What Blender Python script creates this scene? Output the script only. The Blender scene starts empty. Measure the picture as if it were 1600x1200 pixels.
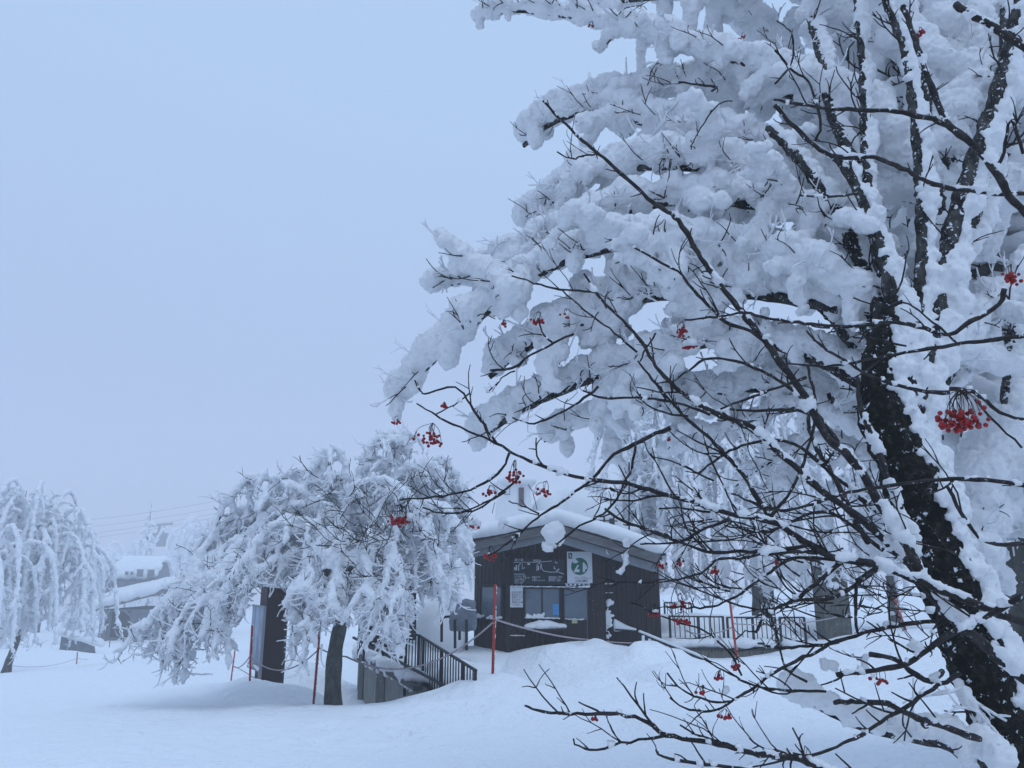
import bpy, math, random, numpy as np
from mathutils import Vector, Matrix
# ---------------------------------------------------------------- camera, light, exposure
sc = bpy.context.scene
COL = sc.collection
EYE = 1.6
PITCH = math.radians(13.9)
F = 1208.0                      # focal length in photo pixels (1600 wide)
cam_d = bpy.data.cameras.new("camera"); cam = bpy.data.objects.new("camera", cam_d); COL.objects.link(cam)
cam.location = (0, 0, EYE); cam.rotation_euler = (math.pi/2 + PITCH, 0, 0)
cam_d.sensor_width = 36; cam_d.lens = 36*F/1600; cam_d.clip_end = 2000; cam_d.clip_start = 0.05
sc.camera = cam
world = bpy.data.worlds.new("World"); sc.world = world; world.use_nodes = True
SUN_EL, SUN_ROT = math.radians(62), math.radians(215)
def build_world():
    nt = world.node_tree; N = nt.nodes; L = nt.links
    N.clear()
    out = N.new('ShaderNodeOutputWorld')
    sky = N.new('ShaderNodeTexSky'); sky.sky_type = 'NISHITA'; sky.sun_disc = False
    sky.sun_elevation = SUN_EL; sky.sun_rotation = SUN_ROT
    b1 = N.new('ShaderNodeBackground'); b1.inputs[1].default_value = 0.05
    L.new(sky.outputs[0], b1.inputs[0])
    tc = N.new('ShaderNodeTexCoord'); sep = N.new('ShaderNodeSeparateXYZ'); L.new(tc.outputs['Generated'], sep.inputs[0])
    nz = N.new('ShaderNodeTexNoise'); nz.inputs['Scale'].default_value = 1.3; nz.inputs['Detail'].default_value = 3
    L.new(tc.outputs['Generated'], nz.inputs['Vector'])
    mad = N.new('ShaderNodeMath'); mad.operation = 'MULTIPLY_ADD'; mad.inputs[1].default_value = 0.16
    L.new(nz.outputs[0], mad.inputs[0]); L.new(sep.outputs['Z'], mad.inputs[2])
    r = N.new('ShaderNodeValToRGB'); L.new(mad.outputs[0], r.inputs[0])
    e = r.color_ramp.elements
    e[0].position = 0.0; e[0].color = (0.385, 0.43, 0.63, 1)
    e[1].position = 1.0; e[1].color = (0.455, 0.66, 0.965, 1)
    for p, c in ((0.16, (0.395, 0.465, 0.68, 1)), (0.34, (0.405, 0.52, 0.765, 1)), (0.62, (0.45, 0.625, 0.90, 1))):
        k = e.new(p); k.color = c
    b2 = N.new('ShaderNodeBackground'); b2.inputs[1].default_value = 0.93
    L.new(r.outputs[0], b2.inputs[0])
    add = N.new('ShaderNodeAddShader'); L.new(b1.outputs[0], add.inputs[0]); L.new(b2.outputs[0], add.inputs[1])
    b1.inputs[1].default_value = 0.012
    L.new(add.outputs[0], out.inputs['Surface'])
build_world()
sun_d = bpy.data.lights.new("sun", 'SUN'); sun_d.energy = 0.85; sun_d.angle = math.radians(35); sun_d.color = (0.75, 0.86, 1.0)
sun = bpy.data.objects.new("sun", sun_d); COL.objects.link(sun)
sun.rotation_euler = (math.radians(90)-SUN_EL, 0, math.radians(35))
sc.view_settings.view_transform = 'Standard'; sc.view_settings.look = 'None'; sc.view_settings.gamma = 1
sc.view_settings.exposure = 0.0
sc.cycles.max_bounces = 7; sc.cycles.diffuse_bounces = 4; sc.cycles.volume_bounces = 2; sc.cycles.glossy_bounces = 2
sc.cycles.volume_step_rate = 10

# ---------------------------------------------------------------- helpers
rnd = random.Random(7)
CT, ST = math.cos(PITCH), math.sin(PITCH)
def P(px, py, d):
    u = (px-800)/F; v = (600-py)/F
    t = d/(CT - v*ST)
    return np.array([u*t, d, EYE + t*(ST + v*CT)])
def org(o):
    p = Vector((0, 0, 0))
    while o is not None:
        p += o.location; o = o.parent
    return np.array(p)
ICO = {}
def ico(sub):
    if sub not in ICO:
        import bmesh
        bm = bmesh.new(); bmesh.ops.create_icosphere(bm, subdivisions=sub, radius=1)
        ICO[sub] = (np.array([v.co[:] for v in bm.verts]), np.array([[v.index for v in f.verts] for f in bm.faces])); bm.free()
    return ICO[sub]
class MB:
    def __init__(s): s.v = []; s.f = []; s.n = 0
    def add(s, v, faces):
        v = np.asarray(v, float).reshape(-1, 3)
        for f in (faces if isinstance(faces, list) else [faces]):
            s.f.append(np.asarray(f, int) + s.n)
        s.v.append(v); s.n += len(v); return s
    def box(s, a, b, rz=0, piv=None):
        x0, y0, z0 = a; x1, y1, z1 = b
        v = np.array([[x0,y0,z0],[x1,y0,z0],[x1,y1,z0],[x0,y1,z0],[x0,y0,z1],[x1,y0,z1],[x1,y1,z1],[x0,y1,z1]], float)
        if rz:
            c, q = math.cos(rz), math.sin(rz); p = np.array(piv if piv is not None else (0,0,0), float)
            w = v - p; v = np.stack([w[:,0]*c-w[:,1]*q, w[:,0]*q+w[:,1]*c, w[:,2]], 1) + p
        return s.add(v, [[[0,3,2,1],[4,5,6,7],[0,1,5,4],[1,2,6,5],[2,3,7,6],[3,0,4,7]]][0:1])
    def hexa(s, v8):   # bottom four then top four
        return s.add(v8, [[[0,3,2,1],[4,5,6,7],[0,1,5,4],[1,2,6,5],[2,3,7,6],[3,0,4,7]]])
    def ball(s, c, r, sub=1):
        v, f = ico(sub); return s.add(v*np.asarray(r, float) + np.asarray(c, float), [f])
    def beam(s, a, b, w, h=None):   # box section from a to b
        a = np.asarray(a, float); b = np.asarray(b, float); h = h or w
        t = b-a; t = t/np.linalg.norm(t)
        up = np.array([0,0,1.]) if abs(t[2]) < .95 else np.array([0,1.,0])
        x = np.cross(t, up); x /= np.linalg.norm(x); y = np.cross(x, t)
        q = [(-1,-1),(1,-1),(1,1),(-1,1)]
        v = [a+x*w/2*i+y*h/2*j for i,j in q]+[b+x*w/2*i+y*h/2*j for i,j in q]
        return s.add(v, [[[0,3,2,1],[4,5,6,7],[0,1,5,4],[1,2,6,5],[2,3,7,6],[3,0,4,7]]])
    def tube(s, pts, rad, n=6, cap=True):
        p = np.asarray(pts, float); m = len(p)
        r = np.broadcast_to(np.asarray(rad, float), (m,)) if np.ndim(rad) else np.full(m, float(rad))
        t = np.gradient(p, axis=0); t /= np.linalg.norm(t, axis=1)[:,None]+1e-12
        ref = np.array([0.3,0.2,1.0]) if abs(t[:,2]).mean() < .8 else np.array([1.0,.1,.2])
        a = np.cross(t, ref); a /= np.linalg.norm(a, axis=1)[:,None]+1e-12; b = np.cross(t, a)
        th = np.arange(n)*2*math.pi/n
        v = p[:,None,:] + r[:,None,None]*(np.cos(th)[None,:,None]*a[:,None,:]+np.sin(th)[None,:,None]*b[:,None,:])
        i = np.arange(m-1)[:,None]*n; j = np.arange(n)[None,:]; k = (j+1) % n
        q = np.stack([i+j, i+k, i+n+k, i+n+j], -1).reshape(-1,4)
        fs = [q]
        if cap: fs += [np.array([list(range(n))[::-1]]), np.array([list(range((m-1)*n, m*n))])]
        return s.add(v.reshape(-1,3), fs)
    def cyl(s, a, b, r, n=12): return s.tube([a, b], r, n)
    def buildr(s, name, mat, parent, st, size=.03):
        o = s.build(name, mat, parent, True); m = o.modifiers.new('d', 'DISPLACE'); m.texture = clouds(size, 2); m.strength = st; m.mid_level = .5; m.texture_coords = 'LOCAL'
        return o
    def build(s, name, mat, parent=None, smooth=False, loc=None):
        me = bpy.data.meshes.new(name); o = bpy.data.objects.new(name, me); COL.objects.link(o)
        if loc is not None: o.location = loc
        if parent is not None: o.parent = parent
        fill(me, np.concatenate(s.v) - org(o), s.f, smooth)
        if mat: me.materials.append(mat)
        return o
def fill(me, v, flist, smooth):
    me.vertices.add(len(v)); me.vertices.foreach_set('co', np.ascontiguousarray(v, np.float32).ravel())
    loops = np.concatenate([f.ravel() for f in flist]); cnt = np.concatenate([np.full(len(f), f.shape[1]) for f in flist])
    st = np.concatenate([[0], np.cumsum(cnt)[:-1]])
    me.loops.add(len(loops)); me.loops.foreach_set('vertex_index', loops.astype(np.int32))
    me.polygons.add(len(cnt)); me.polygons.foreach_set('loop_start', st.astype(np.int32))
    me.polygons.foreach_set('use_smooth', np.full(len(cnt), smooth, bool))
    me.update(calc_edges=True); me.validate()
def tag(o, label=None, cat=None, group=None, kind=None):
    if label: o['label'] = label
    if cat: o['category'] = cat
    if group: o['group'] = group
    if kind: o['kind'] = kind
    return o
def thing(name, loc, label, cat, group=None, rz=0):
    o = bpy.data.objects.new(name, None); COL.objects.link(o); o.location = tuple(loc); o.rotation_euler = (0,0,rz)
    return tag(o, label, cat, group)
def lerp(a, b, t): return a+(b-a)*t
def smoothpath(pts, step=0.1):
    p = np.asarray(pts, float)
    if len(p) < 3:
        n = max(2, int(np.linalg.norm(p[-1]-p[0])/step)+1)
        return p[0]+(p[-1]-p[0])*np.linspace(0,1,n)[:,None]
    q = np.vstack([2*p[0]-p[1], p, 2*p[-1]-p[-2]]); out = []
    for i in range(1, len(q)-2):
        n = max(2, int(np.linalg.norm(q[i+1]-q[i])/step)+1)
        t = np.linspace(0,1,n,endpoint=False)[:,None]
        out.append(.5*((2*q[i])+(-q[i-1]+q[i+1])*t+(2*q[i-1]-5*q[i]+4*q[i+1]-q[i+2])*t*t+(-q[i-1]+3*q[i]-3*q[i+1]+q[i+2])*t**3))
    out.append(p[-1][None]); return np.vstack(out)
_tex = {}
def clouds(size, depth=2, hard=False):
    k = (size, depth, hard)
    if k not in _tex:
        t = bpy.data.textures.new("cloud_noise", 'CLOUDS'); t.noise_scale = size; t.noise_depth = depth
        t.noise_type = 'HARD_NOISE' if hard else 'SOFT_NOISE'; _tex[k] = t
    return _tex[k]
def snow(mb, name, voxel, disp, mat, parent=None, smooth_it=2, loc=None):
    """fuse closed lumps into one snow surface, round it off and roughen it"""
    o = mb.build(name, None, parent, loc=loc)
    m = o.modifiers.new('r', 'REMESH'); m.mode = 'VOXEL'; m.voxel_size = voxel; m.adaptivity = 0; m.use_smooth_shade = True
    if smooth_it:
        m = o.modifiers.new('s', 'SMOOTH'); m.factor = .6; m.iterations = smooth_it
    for size, st, depth in disp:
        m = o.modifiers.new('d', 'DISPLACE'); m.texture = clouds(size, depth); m.strength = st; m.mid_level = .5; m.texture_coords = 'LOCAL'
    dg = bpy.context.evaluated_depsgraph_get()
    me = bpy.data.meshes.new_from_object(o.evaluated_get(dg)); old = o.data
    o.modifiers.clear(); o.data = me; me.name = name; bpy.data.meshes.remove(old)
    me.materials.clear(); me.materials.append(mat)
    me.polygons.foreach_set('use_smooth', np.ones(len(me.polygons), bool))
    return o

# ---------------------------------------------------------------- materials
def mat(name, col, rough=.8, bump=None, var=None, flecks=None, metal=0, spec=.3, stretch=None, col2=None):
    """col2/var: second colour mixed by noise; flecks=(scale, amount): rime specks; bump=(scale, distance)"""
    m = bpy.data.materials.new(name); m.use_nodes = True; nt = m.node_tree; N = nt.nodes; L = nt.links
    b = N['Principled BSDF']; b.inputs['Roughness'].default_value = rough; b.inputs['Metallic'].default_value = metal
    b.inputs['Specular IOR Level'].default_value = spec
    b.inputs['Base Color'].default_value = (*col, 1)
    tc = N.new('ShaderNodeTexCoord'); vec = tc.outputs['Object']
    if stretch:
        mp = N.new('ShaderNodeMapping'); mp.inputs['Scale'].default_value = stretch; L.new(vec, mp.inputs[0]); vec = mp.outputs[0]
    last = None
    if col2:
        nz = N.new('ShaderNodeTexNoise'); nz.inputs['Scale'].default_value = var[0]; nz.inputs['Detail'].default_value = 6; nz.inputs['Roughness'].default_value = .65
        L.new(vec, nz.inputs['Vector'])
        rp = N.new('ShaderNodeValToRGB'); rp.color_ramp.elements[0].position = var[1]; rp.color_ramp.elements[1].position = var[2]
        rp.color_ramp.elements[0].color = (*col, 1); rp.color_ramp.elements[1].color = (*col2, 1)
        L.new(nz.outputs[0], rp.inputs[0]); last = rp.outputs[0]
    if flecks:
        nz = N.new('ShaderNodeTexNoise'); nz.inputs['Scale'].default_value = flecks[0]; nz.inputs['Detail'].default_value = 4; nz.inputs['Roughness'].default_value = .7
        L.new(tc.outputs['Object'], nz.inputs['Vector'])
        rp = N.new('ShaderNodeValToRGB'); rp.color_ramp.elements[0].position = flecks[1]; rp.color_ramp.elements[1].position = flecks[1]+.03
        L.new(nz.outputs[0], rp.inputs[0])
        mx = N.new('ShaderNodeMix'); mx.data_type = 'RGBA'; L.new(rp.outputs[0], mx.inputs[0])
        if last is not None: L.new(last, mx.inputs[6])
        else: mx.inputs[6].default_value = (*col, 1)
        mx.inputs[7].default_value = (.75, .8, .86, 1); last = mx.outputs[2]
    if last is not None: L.new(last, b.inputs['Base Color'])
    if bump:
        nz = N.new('ShaderNodeTexNoise'); nz.inputs['Scale'].default_value = bump[0]; nz.inputs['Detail'].default_value = 5; nz.inputs['Roughness'].default_value = .6
        L.new(vec, nz.inputs['Vector'])
        bp = N.new('ShaderNodeBump'); bp.inputs['Distance'].default_value = bump[1]; bp.inputs['Strength'].default_value = 1
        L.new(nz.outputs[0], bp.inputs['Height']); L.new(bp.outputs[0], b.inputs['Normal'])
    return m
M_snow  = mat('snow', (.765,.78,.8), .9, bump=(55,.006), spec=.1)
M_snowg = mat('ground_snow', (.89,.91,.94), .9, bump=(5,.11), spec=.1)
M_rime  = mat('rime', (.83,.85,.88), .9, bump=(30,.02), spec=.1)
M_bark  = mat('bark', (.012,.011,.011), .9, bump=(60,.008), var=(22,.42,.7), col2=(.09,.09,.085), flecks=(48,.61), stretch=(1,1,.6))
M_twig  = mat('twig_bark', (.014,.011,.011), .7, bump=(90,.003), var=(30,.45,.7), col2=(.05,.043,.04), flecks=(60,.65))
M_moss  = mat('mossy_bark', (.008,.008,.007), .95, bump=(45,.02), var=(35,.5,.75), col2=(.05,.048,.035), flecks=(27,.625))
M_limb  = mat('rimed_bark', (.03,.028,.028), .9, bump=(40,.01), flecks=(18,.47))
M_grey  = mat('grey_bark', (.07,.07,.064), .95, bump=(30,.02), var=(9,.4,.65), col2=(.13,.13,.12), flecks=(22,.66), stretch=(1,1,.5))
M_berry = mat('berry_red', (.2,.003,.005), .35, spec=.4, var=(60,.4,.7), col2=(.4,.01,.01))
M_stalk = mat('berry_stalk', (.03,.018,.018), .7)
M_wood  = mat('dark_boards', (.011,.007,.007), .8, bump=(14,.006), var=(7,.35,.7), col2=(.034,.021,.02), flecks=(26,.69), stretch=(3,3,.18))
M_beam  = mat('weathered_beam', (.11,.105,.1), .8, bump=(18,.004), var=(6,.35,.7), col2=(.2,.2,.2), stretch=(.4,1,1))
M_board = mat('grey_boards', (.15,.165,.185), .8, var=(5,.3,.7), col2=(.23,.25,.27), bump=(12,.004))
M_roof  = mat('roof_metal', (.03,.03,.035), .6)
M_black = mat('black_metal', (.012,.012,.016), .5, flecks=(30,.72))
M_sign  = mat('sign_black', (.008,.01,.016), .4)
M_white = mat('white_board', (.6,.63,.66), .5, var=(20,.4,.7), col2=(.52,.56,.6))
M_green = mat('sign_green', (.0,.115,.075), .5)
M_ink   = mat('ink', (.04,.05,.07), .6)
M_pale  = mat('sign_paint', (.55,.58,.62), .6)
M_glass = mat('window_glass', (.075,.11,.145), .12, spec=.6, var=(2.5,.3,.7), col2=(.12,.16,.2))
M_blue  = mat('blue_poster', (.05,.25,.55), .5, var=(30,.55,.62), col2=(.3,.5,.7))
M_conc  = mat('concrete', (.17,.175,.165), .9, bump=(12,.01), var=(4,.3,.7), col2=(.26,.26,.245), stretch=(1,1,.5), flecks=(14,.66))
M_olive = mat('plank_cladding', (.13,.135,.11), .85, bump=(20,.004), var=(6,.3,.7), col2=(.19,.19,.16), stretch=(2,2,.3))
M_red   = mat('red_pole', (.36,.035,.02), .55, flecks=(40,.66))
M_rope  = mat('rope', (.36,.3,.31), .9, flecks=(40,.6))
M_cover = mat('grey_cover', (.13,.15,.18), .8, bump=(7,.05), var=(3,.3,.7), col2=(.18,.2,.235))
M_panel = mat('info_panel', (.07,.11,.19), .3, var=(3.2,.42,.6), col2=(.3,.36,.45), stretch=(1,1,.35))
M_gond  = mat('cabin_paint', (.09,.09,.1), .5)
M_shedw = mat('shed_wall', (.11,.12,.14), .85, var=(2,.3,.7), col2=(.2,.22,.25))
M_pinkb = mat('brown_shutter', (.17,.13,.14), .8)
M_yell  = mat('pale_yellow_tag', (.42,.42,.3), .6)

# ---------------------------------------------------------------- ground
CP = []
for px, py, d in [(-200,1215,7),(100,1200,7.3),(450,1200,7.2),(800,1200,7.1),(1200,1200,7),(1600,1190,7),(1900,1190,7),
    (60,1150,9.3),(250,1150,9.2),(480,1150,9.6),(750,1140,9.6),(1000,1130,9.8),(1300,1110,10.5),
    (18,1055,45),(120,1038,55),(190,1024,66),(60,1012,60),(100,985,100),(300,985,100),(-200,1030,50),(-150,1100,17),(60,1100,16),
    (200,1090,15),(358,1086,21),(390,1099,14.9),(490,1110,13.4),(770,1052,13),(430,1077,17.5),(330,1060,26),(300,1020,45),
    (650,1086,12.2),(575,1100,12.5),(740,1051,13.1),(700,1068,12.6),(522,1106,13.2),(840,1062,13),(830,1085,11.5),
    (795,1022,18.9),(830,1012,18.5),(925,1001,18.9),(900,1046,15.3),(960,1050,14.5),(1000,1020,18),(1030,1022,18.8),(850,1030,17),
    (1075,1033,19.2),(1150,1031,17.5),(1200,1035,19),(1300,1060,13.5),(1230,1100,11),(1340,1010,19),(1415,985,20),(1500,1005,16),(1600,1040,11),(1700,1040,11),
    (1700,990,22),(1050,1060,13.5),(1080,1100,11)]:
    CP.append(P(px, py, d))
for w in [(-2.3,14.6,-.95),(-3.3,16,-1.15),(-4.4,18,-1.2),(-1.7,13.6,-.55),(0,0,-.3),(-6,0,-.4),(6,0,0),(-6,4,-.2),(0,4,-.1),(6,4,.1),(0,30,-.5),(10,30,-.3),(25,30,.4),(40,20,1),
    (0,60,-1.5),(30,60,0),(-60,30,-3),(-150,120,-8),(80,80,2),(20,120,-2),(-80,200,-9),(120,200,0),(0,300,-8),(-200,300,-14),(200,300,0),(-40,10,-1.5),(60,10,1),(-60,-15,-1),(60,-15,1),(0,-15,-.6),(-30,-5,-1)]:
    CP.append(np.array(w, float))
CP = np.array(CP)
def _phi(r2): return np.sqrt(r2+.8)
_A = _phi(((CP[:,None,:2]-CP[None,:,:2])**2).sum(-1)); _n = len(CP)
_K = np.zeros((_n+3,_n+3)); _K[:_n,:_n] = _A + np.eye(_n)*-.05; _K[:_n,_n:] = np.c_[np.ones(_n), CP[:,:2]]; _K[_n:,:_n] = _K[:_n,_n:].T
_W = np.linalg.solve(_K, np.r_[CP[:,2], 0,0,0])
def gz(x, y):
    x = np.atleast_1d(np.asarray(x, float)); y = np.atleast_1d(np.asarray(y, float))
    z = _phi((x[:,None]-CP[None,:,0])**2+(y[:,None]-CP[None,:,1])**2)@_W[:_n] + _W[_n] + _W[_n+1]*x + _W[_n+2]*y
    # wind-blown drifts
    z = z + .035*np.sin(x*1.3+.6*np.sin(y*.8))*np.cos(y*1.1+.5*x) + .018*np.sin(x*3.1+y*2.3)*np.sin(y*2.7-x*.9)
    for cx, cy, r, h in BUMPS: z = z + h*np.exp(-((x-cx)**2+(y-cy)**2)/(r*r))
    for cx, cy, rx, ry, h in DENTS: z = z + h*np.exp(-(((x-cx)/rx)**2+((y-cy)/ry)**2)**2)
    return z
BUMPS = []; DENTS = []
for px, py, d, r, h in [(870,1020,17.6,.5,.07),(932,1005,18.2,.3,.12),(985,1020,17,.25,.1),(1008,1018,17,.28,.12),(1055,1022,17.2,.3,.08),(850,1045,15.2,.5,-.08),(430,1080,15.3,1.1,.25),(500,1070,14.6,.8,.28),(400,1085,15.6,.7,.15),(395,1090,16.3,.8,.1),(460,1020,19.5,1.2,.9),(1340,1010,18,1.5,.3)]:
    p = P(px, py, d); BUMPS.append((p[0], p[1], r, h))
for px, py, d, rx, ry, h in [(905,1040,15.6,1.3,1.7,-.2),(880,1070,13.4,.7,1.2,-.12),(960,1055,14.2,.8,.7,-.12),(800,1030,17.5,.7,1.2,-.15),(730,1015,16.5,1.2,1.2,-.1),
    (985,1018,16.6,.35,.3,.16),(1012,1016,16.8,.4,.35,.2),(1048,1020,17,.4,.4,.14),(870,1025,17.4,.6,.35,.13),(1075,1045,15,.9,.5,.12),(1180,1045,15.5,.9,.6,.14),(660,1100,11.2,.5,.3,.05),(420,1092,14.6,.9,.5,.16)]:
    p = P(px, py, d); DENTS.append((p[0], p[1], rx, ry, h))
for k in range(46):
    p = P(rnd.choice([rnd.gauss(720,60), rnd.gauss(560,70), rnd.uniform(250,1000), rnd.gauss(1010,60)]), rnd.gauss(1110,22), rnd.uniform(8.8,12.5)); q = rnd.uniform(.07,.17); DENTS.append((p[0], p[1], q, q*rnd.uniform(.8,1.6), rnd.choice([-.08,-.06,.045,.03])))
def gz1(x, y): return float(gz(x, y)[0])
def make_ground():
    a = np.linspace(-1, 1, 640); xs = np.sinh(a*4.1)/np.sinh(4.1)*220
    b = np.linspace(0, 1, 540); ys = -18 + 8*b*2.2 + (np.sinh(b*3.7)/np.sinh(3.7))*320
    X, Y = np.meshgrid(xs, ys); Z = np.concatenate([gz(X[i], Y[i]) for i in range(len(ys))])
    v = np.c_[X.ravel(), Y.ravel(), Z]; n = len(xs)
    i = np.arange(len(ys)-1)[:,None]*n; j = np.arange(n-1)[None,:]
    mb = MB(); mb.add(v, [np.stack([i+j, i+j+1, i+n+j+1, i+n+j], -1).reshape(-1,4)])
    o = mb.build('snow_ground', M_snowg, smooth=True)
    m = o.modifiers.new('d', 'DISPLACE'); m.texture = clouds(.55, 3); m.strength = .07; m.mid_level = .5; m.texture_coords = 'LOCAL'
    m = o.modifiers.new('d', 'DISPLACE'); m.texture = clouds(.16, 2); m.strength = .022; m.mid_level = .5; m.texture_coords = 'LOCAL'
    tag(o, 'smooth wind-blown snow covering the ground', None, None, 'structure'); o['category'] = 'snow'
make_ground()

# ---------------------------------------------------------------- generic growth
class Tree:
    """collects wood per branch and lumps of snow"""
    def __init__(s, seed): s.avoid = (); s.rime = MB(); s.R = random.Random(seed); s.lumps = MB(); s.wood = MB(); s.twigs = MB()
    def skip(s, c):
        if not s.avoid: return False
        y = c[1]*CT+(c[2]-EYE)*ST; z = -c[1]*ST+(c[2]-EYE)*CT; px, py = 800+F*c[0]/y, 600-F*z/y
        return any(a <= px <= b and cc <= py <= d for a, b, cc, d in s.avoid)
    def load(s, path, r0, r1, up=.55, dens=.75, flat=.85, sub=2, hang=0., side=0., jit=.25):
        """string snow lumps along a path; radii r0->r1 in metres"""
        p = smoothpath(path, .05); L = np.r_[0, np.cumsum(np.linalg.norm(np.diff(p, axis=0), axis=1))]
        x = 0
        while x < L[-1]:
            t = x/L[-1]; r = lerp(r0, r1, t)*s.R.uniform(1-jit, 1+jit)
            c = np.array([np.interp(x, L, p[:,k]) for k in range(3)])
            c += np.array([s.R.gauss(0, r*.18)+side*r, s.R.gauss(0, r*.2), r*up])
            if s.skip(c): x += r*dens; continue
            s.lumps.ball(c, (r, r, r*flat*s.R.uniform(.9, 1.2)), sub)
            if hang and s.R.random() < hang:
                q = c + np.array([s.R.gauss(0, r*.5), s.R.gauss(0, r*.5), -r*s.R.uniform(.7, 1.5)])
                s.lumps.ball(q, (r*.55, r*.55, r*s.R.uniform(.6, 1.1)), sub)
            x += r*dens
    def grow(s, a, d, length, rw, rs, droop=.4, curl=.3, kids=0, level=0, up=.5, sub=1, step=.08, twig=1.0, flat=.9, dens=.8, kd=None, minr=.006):
        a = np.asarray(a, float); d = np.asarray(d, float); d = d/np.linalg.norm(d); pts = [a.copy()]; n = max(3, int(length/step))
        for i in range(n):
            d = d + np.array([s.R.gauss(0, curl), s.R.gauss(0, curl), s.R.gauss(0, curl*.6)-droop])*step*2
            d /= np.linalg.norm(d); pts.append(pts[-1]+d*length/n)
        pts = np.array(pts)
        if s.skip(pts[-1]): return pts
        if rw > 0: s.wood.tube(pts, np.linspace(rw, max(rw*.35, minr*.5), len(pts)), 5 if rw > .012 else 4)
        if rs > 0: s.load(pts, rs, rs*.7, up=up, sub=sub, dens=dens, flat=flat)
        for k in range(kids):
            i = s.R.randrange(max(1, len(pts)//5), len(pts)); dd = pts[min(i+1, len(pts)-1)]-pts[i-1]; dd /= np.linalg.norm(dd)+1e-9
            e = np.array([s.R.gauss(0, .7), s.R.gauss(0, .7), s.R.gauss(kd if kd is not None else -.1, .5)])
            s.grow(pts[i], dd*.8+e, length*s.R.uniform(.3, .6), rw*.5, rs*.75, droop, curl, 0 if level else max(0, kids//2), level+1, up, sub, step, twig, flat, dens, kd, minr)
        return pts
    def twig(s, a, d, length, r, droop=.0, curl=.5, kids=2, mb=None):
        mb = mb or s.twigs
        a = np.asarray(a, float); d = np.asarray(d, float); d = d/(np.linalg.norm(d)+1e-9); pts = [a.copy()]
        if s.skip(a+d*length*.7): return [a]
        n = min(14, max(5, int(length/.03))); bend = np.array([s.R.gauss(0,.28), s.R.gauss(0,.2), s.R.gauss(.1,.28)])*min(.9, 7/n)
        for i in range(n):
            d = d + np.array([s.R.gauss(0, curl), s.R.gauss(0, curl), s.R.gauss(0, curl)-droop])*.22 + bend*.35
            d /= np.linalg.norm(d); pts.append(pts[-1]+d*length/n)
        mb.tube(pts, np.linspace(r, r*.55, len(pts)), 4)
        for k in range(kids):
            i = s.R.randrange(1, len(pts)-1); dd = pts[i+1]-pts[i]; dd /= np.linalg.norm(dd)
            s.twig(pts[i], dd+np.array([s.R.gauss(0, .45), s.R.gauss(0, .4), s.R.gauss(.15, .45)]), length*s.R.uniform(.2, .5), r*.75, droop, curl, 0, mb)
        return pts
def pxpath(pp, d0, d1, wob=0.):
    n = len(pp); return [P(x, y, lerp(d0, d1, i/(n-1)) + (rnd.gauss(0, wob) if wob else 0)) for i, (x, y) in enumerate(pp)]

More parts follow.
